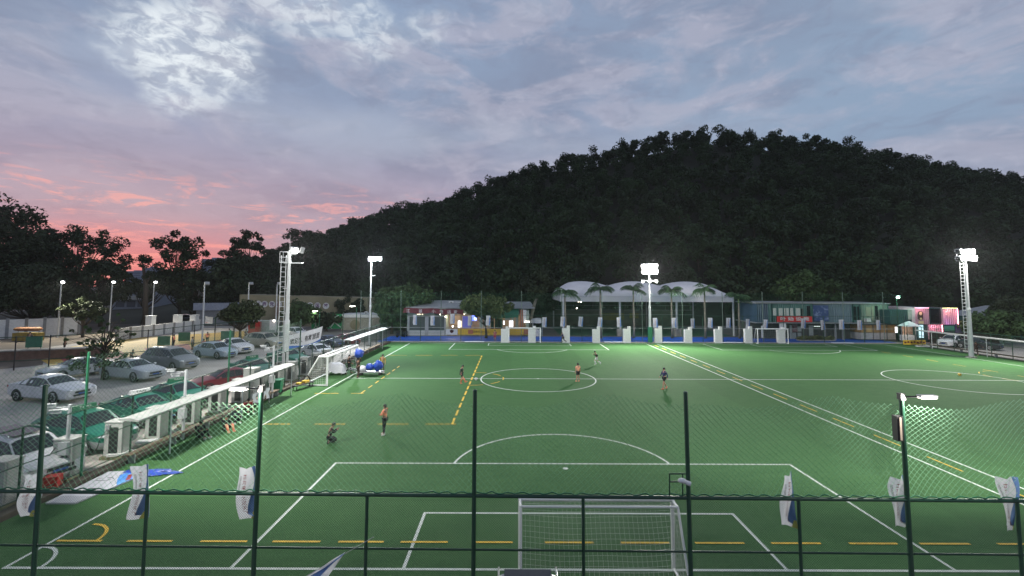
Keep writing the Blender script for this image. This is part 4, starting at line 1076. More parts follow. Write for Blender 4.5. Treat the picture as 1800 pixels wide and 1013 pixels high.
part('pillar', M_orange, shop, [(914, 545, 919, 575)], SY, .3, .2); part('pillar', M_white, shop, [(919.6, 545, 925, 568)], SY, .3, .2)
for i, (px, py) in enumerate(((774, 552.5), (794, 553), (783.5, 557), (816.5, 552), (841, 554), (796, 574))):
    q = at(px, py, SY-.3+(i > 1)*.2); b = MB(); b.ell(q, (.09, .09, .09), 8, 6); put(b.build('bulb', E_bulb), shop)
for px, w_ in ((795, 130), (850, 90), (900, 90)):
    lamp_point('cafe_light', (Xp(px), SY+1.2, 3.0), w_, (1, .80, .58), .2)
lamp_point('blue_sign_light', (Xp(834), SY-.6, 2.6), 22, (.05, .10, 1), .2)
def acunit(par, px0, py0, px1, py1, Y):
    u = part('roof_unit', M_white, par, [(px0, py0, px1, py1)], Y, .7, 0); b = MB(); q = at((px0+px1)/2, (py0+py1)/2, Y-.03); r_ = abs(at(px1, py0, Y).x-at(px0, py0, Y).x)*.30
    b.disc(q, r_, 'Y', 16, th=.04); o = b.build('fan', M_black); o.parent = u
acunit(shop, 789, 530, 797, 537, SY+5); part('roof_unit', M_white, shop, [(799, 531, 813, 536)], SY+5.5, .8, 0)
# yellow boards in front of the cafe
def adboard(x0, x1, y0, y1, Y, m, label, name='advertising_board', cat='board', emblem=None, group='boards before the cafe'):
    a = at(x0, y1, Y); t = thing(name, label, cat, ((at(x0, y1, Y).x+at(x1, y1, Y).x)/2, Y, 0), 0, group)
    w = at(x1, y1, Y).x-a.x; z0, z1 = at(x0, y1, Y).z, at(x0, y0, Y).z
    b = MB(); b.box((0, 0, (z0+z1)/2), (w, .06, z1-z0)); p_ = b.build('panel', m, t)
    b = MB()
    for k in (-.46, 0, .46): b.bar((w*k, .05, 0), (w*k, .05, z1), .03, None, 6)
    b.build('frame_legs', M_steel, t); return t, p_, w, (z0+z1)/2, z1-z0
M_emb = mat('maroon_ink', (.10, .012, .02), .7)
t, p_, w, zc, hh = adboard(784, 804, 578.5, 588.5, 74.3, M_white, 'white board with small maroon cup emblem before the cafe')
b = MB(); b.disc((0, -.045, zc+.08), .27, 'Y', 16, th=.02); b.box((0, -.045, zc+.15), (.62, .02, .28)); b.build('emblem', M_emb, p_)
t, p_, w, zc, hh = adboard(805, 881, 578.5, 588.5, 74.4, M_yellow, 'long yellow board with pale patch and dark script before the cafe')
b = MB(); b.box((w*.0-1.45, -.04, zc), (.8, .02, hh*.7)); b.build('pale_patch', M_orange, p_); put(link('lettering', textmesh('足球 FOOTBALL', .38, M_ink), None, (w*.04+t.location.x, 74.32, zc), (R(90), 0, 0)), t)
t, p_, w, zc, hh = adboard(896, 933, 578.5, 588.5, 74.4, M_yellow, 'yellow board with orange end seen through the far goal')
b = MB(); b.box((w*.33, -.04, zc), (w*.3, .02, hh*.8)); b.build('orange_patch', M_orange, p_)
# white gazebo kiosk right of the shop
q = at(945, 590, 75); t = thing('round_kiosk', 'small white kiosk with round pale roof behind the far goal', 'kiosk', (q.x, 75.5, 0))
b = MB(); zt = at(945, 568, 75).z; b.bar((0, 0, zt), (0, 0, zt+.35), 1.15, 1.12, 20); b.ell((0, 0, zt+.35), (1.1, 1.1, .45), 20, 8); b.build('roof', M_whitep, t)
b = MB(); b.box((0, 0, zt*.25), (1.5, 1.3, zt*.5)); b.build('counter', M_white, t)
for sx in (-.75, .75):
    for sy in (-.65, .65): b = MB(); b.bar((sx, sy, 0), (sx, sy, zt), .05, None, 6); b.build('post', M_whitep, t)
lamp = part('tube_lamp', E_soft, t, [(922, 564.5, 931, 567)], 75, .1, .05)
# thick palm trunks / leaning old tree by the shop's right end
t = thing('forked_tree', 'thick pale leaning forked trunk at the right end of the shop row', 'tree', (at(930, 575, 77).x, 77, 0))
b = MB(); a0 = Vector(t.location); pts = [Vector((0, 0, -.1)), at(933, 560, 77)-a0, at(938, 540, 77)-a0, at(944, 523, 77)-a0]; b.tube(pts, [.42, .36, .30, .18], 8); b.tube([at(933, 560, 77)-a0, at(925, 546, 77)-a0], [.28, .16], 8); b.build('trunk', M_palebark, t)
V, Q = leaf_cloud(np.random.default_rng(51), [tuple(at(944, 518, 77)-a0), tuple(at(938, 510, 77.5)-a0), tuple(at(951, 508, 77)-a0)], [1.0, 1.2, 1.1], 160, .3); link('crown', np_mesh('crown', V, Q, LD), t)
# ---- arched canopy
def canopy():
    t = thing('arched_canopy', 'white membrane canopy of three shallow arches over an open court', 'canopy', (at(1138, 590, 76).x, 76, 0))
    ox = t.location.x; x0, x1 = at(985, 590, 76).x-ox, at(1290, 590, 76).x-ox; Lx = x1-x0; D = 17.0
    zv = at(1138, 530.5, 76).z; zb = at(1138, 521, 76).z; zp = 9.05
    nx, ny = 66, 18; vs = []; fs = []
    for j in range(ny+1):
        v_ = j/ny
        for i in range(nx+1):
            u = i/nx; bay = abs(math.sin(math.pi*3*u))
            end = min(1, min(u, 1-u)/.10); end = math.sin(end*math.pi/2)**.8
            s_ = math.sin(math.pi*min(1, v_*1.0))**.55
            z = zb+(zp-zb)*s_*(.62+.38*bay**.8)*(.35+.65*end)
            vs.append((x0+Lx*u, D*v_*(1)-.0, z))
    for j in range(ny):
        for i in range(nx): k = j*(nx+1)+i; fs.append((k, k+1, k+nx+2, k+nx+1))
    b = MB(); b.add(vs, fs, 0, True); rf_ = b.build('roof', M_membrane, t)
    b = MB()
    for y in (-.02, D): 
        b.quad((x0, y, zv), (x1, y, zv), (x1, y, zb), (x0, y, zb)); b.bar((x0, y, zb), (x1, y, zb), .05, None, 6); b.bar((x0, y, zv), (x1, y, zv), .04, None, 6)
    for x in (x0, x1): b.quad((x, 0, zv), (x, D, zv), (x, D, zb), (x, 0, zb))
    b.build('valance', M_membrane, t)
    for k, px in enumerate((990.5, 1090.5, 1191, 1291)):
        x = at(px, 590, 76).x-ox; b = MB(); b.bar((x, .15, 0), (x, .15, zb), .17, None, 10); b.build('column', M_whitep, t)
        b = MB(); b.bar((x-.1, D-.2, 0), (x-.1, D-.2, zb), .14, None, 8); b.build('column', M_whitep, t)
    for px in (1090.5, 1191):
        x = at(px, 590, 76).x-ox; b = MB(); b.box((x, .15, .55), (1.1, .9, 1.1)); b.build('column_foot', M_concrete, t)
    b = MB()
    for zz in (2.5, 3.4, 4.3): b.bar((x0, D-.25, zz), (x1, D-.25, zz), .03, None, 5)
    b.build('back_rails', M_steel, t)
    b = MB(); 
    for k in range(7):
        x = x0+Lx*k/6; b.tube([(x, .1, zb), (x, D*.5, zp*.93 if 0 < k < 6 else zb+.4), (x, D-.1, zb)], .05, 5)
    b.build('arch_ribs', M_steel, t)
    diamond_net('court_net', (x0, D-.3, 0), (x1, D-.3, 0), .2, zv, .5, .010, M_netg, t)
    b = MB(); 
    for px, py in ((1017, 530), (1021, 531), (1014, 542)): q = at(px, py, 88); b.ell((q.x-ox, 88-76, q.z), (.10, .10, .10), 6, 5)
    b.build('small_lamps', E_bulb, t)
    return t
canopy()
sheet('canopy_court', [(at(985, 590, 76).x, 76), (at(1290, 590, 76).x, 76), (at(1290, 590, 76).x, 94), (at(985, 590, 76).x, 94)], .003, mat('green_court_paint', (.02, .10, .055), .7, var=.2, scale=.4))
# planters / dark wall and yellow patches behind the canopy
t = thing('low_wall', 'long dark rear wall with yellow patches behind the canopy court', 'wall', (20, 95.2, 0))
b = MB(); gbox(b, -13, 14, 0, .3, 0, 3.2); b.build('wall', mat('grey_brown_wall', (.09, .085, .07), .9, var=.4, scale=.6), t)
b = MB(); gbox(b, -1.9, 3.2, -.05, -.01, 1.2, 2.6); gbox(b, 4.3, 6.2, -.05, -.01, 1.6, 2.6); b.build('yellow_patch', mat('yellow_stain', (.16, .14, .03), .9, var=.4, scale=1), t)
# ---- container house
CY = 71.0
ch_ = thing('container_house', 'two storey row of blue and green shipping containers with red sign', 'container house', (at(1446, 598, CY).x, CY, 0))
def cpart(name, m, rects, dep=.08, out=.04, Y=CY): return part(name, m, ch_, rects, Y, dep, out)
mdb = corr('container_navy', (.035, .07, .115)); mtl = corr('container_teal', (.05, .14, .13)); mpg = corr('container_pale_green', (.20, .27, .22)); mst = corr('container_steel_blue', (.10, .15, .19))
for nm, m, x0_, x1_ in (('container', mdb, 1330, 1357), ('container', mtl, 1357.5, 1428), ('container', mst, 1428.5, 1499), ('container', mtl, 1499.5, 1513), ('container', mpg, 1513.5, 1563)):
    cpart(nm, m, [(x0_, 534, x1_, 567)], 6, 0)
cpart('roof_edge', M_grey, [(1328, 531.5, 1430, 534), (1430, 532.5, 1565, 535)], 6.4, .25)
cpart('floor_beam', M_steel, [(1328, 567, 1566, 569.3)], 6.3, .2)
cpart('corner_post', mtl, [(1351, 534, 1357, 567), (1426.5, 534, 1429, 567), (1497, 534, 1499, 567), (1511.5, 534, 1513.5, 567), (1560.5, 534, 1563, 567)], .2, .12)
M_blind = mat('pale_blind', (.46, .50, .46), .7, var=.1)
for x0_, x1_ in ((1358.5, 1365), (1369, 1376), (1378.5, 1381), (1382, 1387), (1389, 1394.5), (1399, 1407)):
    w = cpart('window', M_blind, [(x0_, 542, x1_, 555)], .06, .05)
cpart('window', M_glass, [(1408, 543, 1413, 560), (1418, 538, 1425, 560)], .06, .05)
cpart('glass_panel', M_glass, [(1500.5, 539, 1506, 563), (1538, 538, 1544, 562), (1507, 539, 1511, 563)], .06, .05)
cpart('window', mat('khaki_blind', (.27, .28, .20), .7), [(1522, 540, 1531, 556), (1532, 538, 1537, 564)], .06, .05)
cpart('balcony_rail', M_steel, [(1514, 556.5, 1551, 557), (1514, 561, 1551, 561.5)]+[(1514+4.5*k, 556.5, 1514.4+4.5*k, 566) for k in range(9)], .05, .5)
cpart('roof_unit', M_white, [(1522, 560, 1531, 566)], .5, .45)
# blue poster with a loose white pattern
m = mat('poster_print', (.020, .045, .15), .5, scale=1.15, col2=(.30, .36, .52)); nt = m.node_tree
for n_ in nt.nodes:
    if n_.type == 'MAP_RANGE': n_.inputs[1].default_value = .50; n_.inputs[2].default_value = .70
cpart('poster', m, [(1429.5, 537, 1457, 565)], .06, .16)
sg = cpart('red_sign', mat('sign_red', (.55, .018, .022), .5, var=.08), [(1366, 556, 1428, 566.5)], .12, .3)
q = at(1397, 561.2, CY-.33)
o = link('lettering', textmesh('叶 始 设 能', .62, M_white, bold=.012), None, q, (R(90), 0, 0), (1.5, 1, 1)); o.parent = sg
# lower storey
b = MB(); gbox(b, at(1330, 598, CY).x, at(1512, 598, CY).x, CY+1.6, CY+6, 0, at(1400, 569.5, CY).z); put(b.build('lower_wall', mat('lower_wall_dark', (.06, .065, .062), .8, var=.4, scale=.7)), ch_)
M_pg = mat('door_pale_grey', (.30, .34, .33), .6, var=.1)
cpart('door', M_pg, [(1388, 572, 1393, 597), (1402, 574, 1409, 583), (1402, 585, 1409, 596), (1392, 585, 1400, 596), (1422, 572, 1430, 590)], .1, 0, CY+1.5)
cpart('poster', mat('poster_dark_red', (.10, .02, .03), .6, scale=2.2, col2=(.34, .24, .24)), [(1393, 570, 1402, 584)], .06, 0, CY+1.45)
cpart('lamp_strip', emit('strip_glow', (.8, .9, .85), 1.2), [(1431, 573.4, 1442, 574.4)], .06, 0, CY+1.3)
cpart('pillar', M_grey, [(1371, 569.5, 1373, 598), (1450, 569.5, 1452, 598), (1468, 569.5, 1471, 598), (1481, 569.5, 1483, 598)], .3, 0, CY+.2)
cpart('white_panel', M_white, [(1370, 568, 1382, 577), (1369, 578, 1379, 596), (1338, 573, 1343, 594)], .05, 0, CY-.1)
tk = thing('timber_kiosk', 'brown timber kiosk with grey lower panels under the pale green containers', 'kiosk', (at(1543, 598, CY-.6).x, CY-.6, 0))
mk = mat('timber_boards', (.26, .155, .06), .7, var=.3, scale=2, stretch=(1, 1, .2))
part('wall', mk, tk, [(1513, 571.5, 1575, 585)], CY-.6, 3, 0); part('lower_panel', mat('kiosk_grey', (.33, .32, .31), .7, var=.15), tk, [(1513, 585.2, 1575, 597)], CY-.6, 3, -.05)
part('hatch', mat('hatch_wood', (.42, .27, .11), .6), tk, [(1523, 577, 1532, 584)], CY-.6, .06, .05); part('mullion', M_dark, tk, [(1535, 571.5, 1535.8, 597), (1547, 571.5, 1547.8, 597), (1559, 571.5, 1559.8, 597), (1521, 571.5, 1521.8, 597)], CY-.6, .06, .06)
part('lit_window', E_whitew, tk, [(1573.5, 575, 1578, 585)], CY-.6, .06, .05); part('roof', M_dark, tk, [(1511, 569.8, 1577, 571.4)], CY-.6, 3.3, .25)
t = thing('planter_shrubs', 'low bushy planting before the container house doorways', 'shrubs', (at(1432, 597, 70).x, 70, 0))
V, Q = leaf_cloud(np.random.default_rng(61), [(x_, .0, .35+.12*math.sin(x_*3)) for x_ in np.linspace(-2.2, 2.6, 12)], [.5]*12, 110, .14); link('foliage', np_mesh('foliage', V, Q, leafmat('dry_leaf', (.11, .12, .05), .5, 1)), t)
b = MB(); b.box((.2, 0, .08), (5.4, .8, .16)); b.build('planter_edge', M_concrete, t)
lamp_point('violet_lamp_light', at(1585, 564, 69.5), 60, (.85, .75, 1), .1)
b = MB(); b.ell(at(1585, 564, 69.5), (.16, .16, .16), 10, 8); tag(b.build('globe_lamp', emit('lit_lamp_violet', (.9, .8, 1), 20)), 'small violet white globe lamp above the food stall', 'lamp')
# ---- pink containers and stall
PY_ = 66.9+1.6
pk = thing('pink_container_bar', 'stacked container bar washed in pink light with round portrait emblem', 'container bar', (at(1645, 600, PY_).x, PY_, 0))
mp = corr('container_pink', (.52, .34, .40)); mtl2 = corr('container_dark_teal', (.02, .07, .07)); mpu = corr('container_violet', (.16, .13, .30))
def kpart(name, m, rects, dep=.08, out=.04): return part(name, m, pk, rects, PY_, dep, out)
kpart('container', mp, [(1607.5, 541, 1634, 570)], 6, 0); kpart('container', mtl2, [(1634.3, 541, 1656.7, 570)], 5.6, -.4); kpart('container', mp, [(1657, 542, 1684.5, 571)], 6, 0)
kpart('container', mp, [(1632, 571, 1658, 597)], 6, 0); kpart('container', mtl2, [(1608, 571, 1631.8, 600)], 6, -.2); kpart('container', mtl2, [(1658.5, 572, 1680, 597)], 6, -.1); kpart('container', mpu, [(1680.3, 572, 1693, 597)], 6, -.1)
kpart('container', mtl2, [(1563.8, 545, 1607, 570)], 5, -.6)
kpart('window', M_glass, [(1636, 543, 1655, 568)], .06, -.3); kpart('window', M_pale, [(1596, 544, 1606, 562)], .08, -.5)
kpart('lit_doorway', emit('doorway_cyan', (.45, .9, 1), 1.0), [(1615, 571.5, 1624, 594)], .06, -.1)
kpart('window', emit('dim_green_window', (.05, .16, .11), .5, (.02, .1, .08)), [(1660, 573, 1678, 582)], .06, -.05)
e_ = kpart('emblem', M_dark, [(1613, 553, 1614.8, 561), (1621.2, 553, 1623, 561)], .05, .05)
b = MB(); q = at(1618, 552, PY_-.07); rr_ = 4.9/805*PY_
b.disc(q, rr_, 'Y', 20, th=.04); b.disc(q+Vector((0, .02, -.55)), rr_*.92, 'Y', 20, th=.04); o = put(b.build('emblem', mat('emblem_brown', (.05, .035, .03), .6)), pk)
b = MB(); b.ell(q+Vector((0, -.04, .05)), (rr_*.55, .02, rr_*.62), 16, 10); b.ell(q+Vector((0, -.04, -.72)), (rr_*.42, .02, rr_*.42), 14, 8); b.box(q+Vector((.02, -.04, -1.25)), (.72, .02, .4)); o2 = b.build('cream_disc', mat('emblem_cream', (.60, .54, .30), .6)); o2.parent = o
E_pink = emit('led_strip_pink', (1, .30, .42), 8); E_yel = emit('led_strip_yellow', (.9, 1, .3), 4)
kpart('led_strip', E_pink, [(1609, 541.2, 1633, 541.8), (1683.6, 543, 1684.4, 570), (1656.8, 571.5, 1657.6, 596)], .06, .35); kpart('led_strip', E_yel, [(1657, 541.6, 1683, 542.2)], .06, .35)
for px, py, w_ in ((1621, 541, 80), (1670, 542, 110), (1645, 571, 120)):
    lamp_spot('led_wash', at(px, py, PY_-.75), at(px, py+20, PY_), w_, (1, .36, .46), 150, .6, .3)
lamp_spot('led_wash', at(1670, 543, PY_-.6), at(1670, 560, PY_), 40, (1, .8, .35), 140, .6, .3)
lamp_spot('led_wash', at(1672, 571, PY_-.9), at(1672, 555, PY_), 40, (.6, .25, 1), 140, .6, .3)
fs_ = thing('food_stall', 'bright cream food stall with tent roof left of the pink bar', 'stall', (at(1596, 600, PY_-.6).x, PY_-.6, 0))
part('back_panel', mat('cream_menu', (.55, .46, .36), .7, scale=2.5, col2=(.34, .16, .12)), fs_, [(1586, 573, 1607, 596)], PY_-.6, .1, -1.2); part('counter', M_white, fs_, [(1586, 589, 1608, 599)], PY_-.6, .5, -.3)
b = MB(); c0 = at(1597, 566, PY_); z0_ = at(1597, 573.5, PY_).z; x0_, x1_ = at(1583, 573, PY_).x, at(1610, 573, PY_).x
b.add([(x0_, PY_-1.2, z0_), (x1_, PY_-1.2, z0_), (x1_, PY_+.9, z0_), (x0_, PY_+.9, z0_), (c0.x, PY_-.1, c0.z+.15)], [(0, 1, 4), (1, 2, 4), (2, 3, 4), (3, 0, 4)]); put(b.build('tent_roof', M_clothw), fs_)
for px in (1584, 1609): b = MB(); q = at(px, 573, PY_-1.1); b.bar((q.x, PY_-1.1, 0), (q.x, PY_-1.1, q.z), .04, None, 6); put(b.build('post', M_steel), fs_)
lamp_point('stall_light', at(1596, 576, PY_-.7), 50, (1, .82, .62), .15)
t, p_, w, zc, hh = adboard(1588, 1627, 598, 606, 64.6, M_yellow, 'yellow board with dark print at the right far corner of the pitch', emblem=1, group=None)
b = MB()
for k in range(7): b.box((-w*.42+w*.14*k, -.04, zc+.05*(k % 2)), (w*.08, .02, hh*.34))
b.box((0, -.035, zc), (w*.9, .02, .03)); b.build('lettering', M_emb, p_)
p = P(1628, 610); b = MB(); b.box((0, 0, .05), (2.2, .6, .07)); b.box((0, 0, .012), (2, .5, .024)); tag(b.build('flat_board', M_white, None, (p.x, p.y, .0), (0, 0, R(-25))), 'white flat board on the turf at the right far corner', 'board', 'white flat boards on the far kerb')
# dark hedge wall before the pink bar, far green lit building
t = thing('low_screen', 'long dark low screen in front of the pink bar', 'screen', (at(1660, 600, 66).x+1, 67.6, 0))
b = MB(); b.add([(-1.6, 0, 0), (5.8, -2.6, 0), (5.8, -2.6, 1.5), (-1.6, 0, 1.65), (-1.5, .15, 0), (5.9, -2.45, 0), (5.9, -2.45, 1.5), (-1.5, .15, 1.65)], [(0, 1, 2, 3), (7, 6, 5, 4), (3, 2, 6, 7), (0, 3, 7, 4), (1, 5, 6, 2)]); b.build('panel', mat('dark_brown_screen', (.03, .025, .02), .9, var=.4), t)
b = MB(); b.bar((-1.6, -.03, 1.66), (5.8, -2.63, 1.51), .03, None, 6); b.build('top_bar', M_dark, t)
gb = thing('green_lit_house', 'low dim green lit house beyond the right hand road', 'house', (at(1765, 590, 74).x, 74, 0))
part('wall', mat('green_wall', (.05, .12, .10), .8, var=.3, scale=.5), gb, [(1718, 557, 1830, 600)], 74, 6, 0); part('door', M_pale, gb, [(1722, 574, 1733, 596), (1752, 575, 1764, 596)], 74, .08, .04); part('window', M_dark, gb, [(1737, 574, 1748, 586), (1768, 575, 1790, 588)], 74, .08, .04)
part('balcony_rail', M_steel, gb, [(1718, 571.5, 1830, 572.4)], 74, .05, .6)
b = MB(); z_ = at(1765, 557, 74).z; xx0, xx1 = at(1716, 557, 74).x, at(1832, 557, 74).x; b.add([(xx0, 73.6, z_), (xx1, 73.6, z_), (xx1, 80.4, z_), (xx0, 80.4, z_), ((xx0+xx1)/2+2, 74.5, z_+1.6), ((xx0+xx1)/2+2, 79.5, z_+1.6)], [(0, 1, 4), (1, 2, 5, 4), (2, 3, 5), (3, 0, 4, 5), (0, 3, 2, 1)]); put(b.build('roof', M_roofg), gb)
lamp_point('green_yard_light', at(1752, 575, 71), 60, (.35, 1, .6), .2)
# ---- left background
WY = 90.0
bh = thing('lettered_building', 'long beige wall with round white signs carrying purple characters', 'building', (at(530, 570, WY).x, WY, 0))
mbe = mat('beige_wall', (.235, .215, .135), .85, var=.2, scale=.4)
b = MB(); xl, xr = at(419, 570, WY).x, at(640, 570, WY).x; vs = [(xl, WY, 0), (xr, WY+2, 0), (xr, WY+9, 0), (xl, WY+9, 0), (xl, WY, at(419, 518, WY).z), (xr, WY+2, at(640, 524, WY+2).z), (xr, WY+9, at(640, 524, WY+2).z), (xl, WY+9, at(419, 518, WY).z)]
b.add(vs, [(0, 1, 5, 4), (1, 2, 6, 5), (2, 3, 7, 6), (3, 0, 4, 7), (4, 5, 6, 7)]); put(b.build('wall', mbe), bh)
M_purple = mat('purple_ink', (.10, .03, .13), .7)
for px, c_ in ((441, '永'), (454, '远'), (465, '跟'), (478, '党'), (490, '走'), (533, '筑'), (545, '中'), (558, '国'), (573, '梦')):
    f_ = (px-441)/(573-441); y_ = WY+2*(px-419)/221-.12; q = at(px, 534+4*f_, y_)
    b = MB(); b.disc((0, 0, 0), .62, 'Y', 24, th=.08); s_ = put(b.build('round_sign', M_white, None, q), bh)
    me = textmesh(c_, .85, M_purple, bold=.015); o = link('lettering', me, s_, (0, -.06, 0), (R(90), 0, 0))
part('pipe', mat('rust_pipe', (.2, .12, .1), .7), bh, [(484, 533, 485, 556), (488, 530, 489, 556)], WY, .15, .25)
rb = thing('flat_roof_building', 'grey flat roof with white cooling units behind the lettered wall', 'building', (at(610, 560, 104).x, 104, 0))
part('wall', M_grey, rb, [(572, 517, 660, 570)], 104, 8, 0); part('roof', M_roofg, rb, [(566, 514.5, 668, 517.2)], 104, 9, .6); 
acunit(rb, 566.5+.0, 509.5, 573.5, 515.0, 106); acunit(rb, 583, 510, 589, 515, 106)
hut = thing('pale_hut', 'small pale hut with white flat roof behind the left goal shelter', 'hut', (at(632, 578, 84).x, 84, 0))
part('wall', mat('hut_wall', (.33, .32, .26), .85, var=.2), hut, [(600, 559, 668, 582)], 84, 6, 0); part('roof', M_white, hut, [(596, 553, 674, 558.6)], 84, 6.6, .3)
b = MB(); q = at(624, 571, 83.94); b.disc(q, .9, 'Y', 18, th=.03); put(b.build('wall_disc', mbe), hut); acunit(hut, 641, 548, 645, 553, 86); acunit(hut, 657, 545, 664, 553, 87)
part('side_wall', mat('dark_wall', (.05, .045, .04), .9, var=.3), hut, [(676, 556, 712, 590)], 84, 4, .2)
# green mural screen with pale athletes
ms = thing('mural_screen', 'bright green screen with pale athlete figures, lit by a small lamp', 'screen', (at(585, 580, 82).x, 82, 0))
part('panel', mat('mural_green', (.012, .20, .07), .7, var=.2, scale=1), ms, [(548, 552, 600, 578)], 82, .2, 0)
def stick(b, px, py, s, pose):
    o_ = at(px, py, 81.9); g = lambda a, c: (o_.x+a*s, 81.88, o_.z+c*s)
    for p0, p1, r_ in pose: b.bar(g(*p0), g(*p1), r_*s, r_*s*.7, 6)
    b.ell(g(.05, .62), (.11*s, .03, .12*s), 8, 6)
po = [((0, 0), (0, .5), .10), ((0, 0), (-.3, -.45), .07), ((0, 0), (.35, -.3), .07), ((.35, -.3), (.6, -.5), .05), ((0, .45), (-.4, .3), .05), ((0, .45), (.38, .6), .05)]
b = MB()
for px, py, s in ((561, 571, 1.3), (566, 568, 1.6), (577, 572, 1.2), (588, 566, 1.9), (555, 573, 1.0)): stick(b, px, py, s, po)
put(b.build('athlete_figures', mat('mural_pale', (.40, .48, .42), .7)), ms)
q = at(623, 540, 80); ll = thing('yard_lamp', 'slanted tube lamp on green post above the pale hut', 'lamp', (q.x+.4, 80, 0))
b = MB(); b.bar((0, 0, 0), (0, 0, q.z), .06, None, 8); b.build('pole', M_green, ll); part('tube', E_soft, ll, [(615, 537.5, 624, 539.3)], 80, .15, .1)
lamp_point('yard_lamp_light', at(612, 541, 79.5), 130, (.9, 1, .85), .15); lamp_point('yard_lamp_light', at(552, 550, 80), 110, (.85, 1, .85), .15)
q = at(556, 548, 80); ll = thing('yard_lamp', 'slanted tube lamp on green post left of the mural figures', 'lamp', (q.x+.6, 80, 0)); b = MB(); b.bar((0, 0, 0), (0, 0, q.z), .06, None, 8); b.build('pole', M_green, ll); part('tube', E_soft, ll, [(549, 546.4, 558, 547.8)], 80, .15, .1)
# kiosks at the court edge
rk = thing('red_kiosk', 'narrow red kiosk between the court and the lettered wall', 'kiosk', (at(444, 587, 78).x, 78, 0))
part('body', M_red, rk, [(437, 566, 451, 587)], 78, 1.6, 0); part('window', M_glass, rk, [(439, 569, 448, 578)], 78, .06, .04); part('top_band', M_white, rk, [(437, 563.8, 451, 565.8)], 78, 1.7, .03)
pk2 = thing('pale_kiosk', 'row of pale green panels with one pink door beside the red kiosk', 'kiosk', (at(470, 587, 79).x, 79, 0))
part('body', M_pale, pk2, [(453, 564, 487, 586)], 79, 1.6, 0); part('pink_door', mat('pink_door', (.34, .17, .15), .7), pk2, [(454, 566, 459, 586)], 79, .06, .04); part('door', M_white, pk2, [(474, 562, 485, 580)], 79, .06, .04)
b = MB(); b.ell(at(482, 564, 78.7), (.22, .22, .22), 10, 8); put(b.build('globe', E_soft), pk2)
# white walls
def wall(label, a, c, h, npan, m, capm=None, group='white walls round the court'):
    a = Vector(a); c = Vector(c); L_ = (c-a).length; ang = math.atan2(c.y-a.y, c.x-a.x)
    t = thing('white_wall', label, 'wall', (a.x, a.y, 0), ang, group)
    b = MB()
    for k in range(npan): b.box((L_*(k+.5)/npan, 0, h/2), (L_/npan-.34, .16, h))
    b.build('panel', m, t)
    for k in range(npan+1): b = MB(); b.box((L_*k/npan, 0, h*.54), (.36, .3, h*1.08)); b.build('pier', M_concrete if k % 2 else M_grey, t)
    b = MB()
    for k in range(npan): b.box((L_*(k+.5)/npan, 0, h+.03), (L_/npan-.36, .22, .06))
    b.build('coping', m, t)
wall('tall white panelled wall left of the lit court lamps', P(-60, 599), P(138, 589), 2.75, 6, M_white)
wall('low white wall running behind the far side of the yellow court', P(205, 599), P(352, 579), 1.65, 8, M_white)
b = MB(); t = thing('gate_pillar', 'white square gate pillar behind the low white wall, beside the trees', 'pillar', (P(229, 590).x, P(229, 590).y+4, 0)); b.box((0, 0, 1.4), (1.0, 1.0, 2.8)); b.build('shaft', M_white, t); b = MB(); b.box((0, 0, 2.86), (1.15, 1.15, .1)); b.build('cap', M_whitep, t)
for px, lb in ((297, 'white square gate pillar with rope beside the dark lane'), (327, 'white square gate pillar nearest the blue lane cars')):
    t = thing('gate_pillar', lb, 'pillar', (P(px, 582).x, P(px, 582).y+2, 0)); b = MB(); b.box((0, 0, 1.3), (1.0, 1.0, 2.6)); b.build('shaft', M_white, t); b = MB(); b.box((0, 0, 2.66), (1.12, 1.12, .1)); b.build('cap', M_whitep, t)
# yellow and red stall under the wall
q = P(62, 598); t = thing('fair_stall', 'yellow stall with red scalloped canopy against the white wall', 'stall', (q.x, q.y-1, 0))
b = MB(); b.box((0, 0, .6), (3.4, 1.2, 1.1)); b.build('counter', mat('dull_yellow', (.25, .18, .03), .7, var=.3), t)
b = MB()
for k in range(7): b.ell((-1.35+.45*k, -.1, 1.7), (.32, .7, .28), 10, 6)
b.build('canopy', mat('stall_red', (.22, .05, .035), .7, scale=3, col2=(.30, .18, .06)), t)
for sx in (-1.5, 1.5): b = MB(); b.bar((sx, 0, 0), (sx, 0, 1.65), .06, None, 6); b.build('post', M_steel, t)
# retaining kerb with dark earth left of the court
q = P(20, 634); t = thing('retaining_wall', 'low brown brick retaining wall with pale top at the left edge', 'wall', (q.x, q.y, 0), R(22))
b = MB(); b.box((-2, 0, .5), (20, 1.2, 1.0)); b.build('brickwork', mat('brown_brick', (.14, .085, .065), .9, var=.4, scale=2.5, bump=.5), t); b = MB(); b.box((-2, 0, 1.06), (20.2, 1.4, .12)); b.build('coping', M_concrete, t)
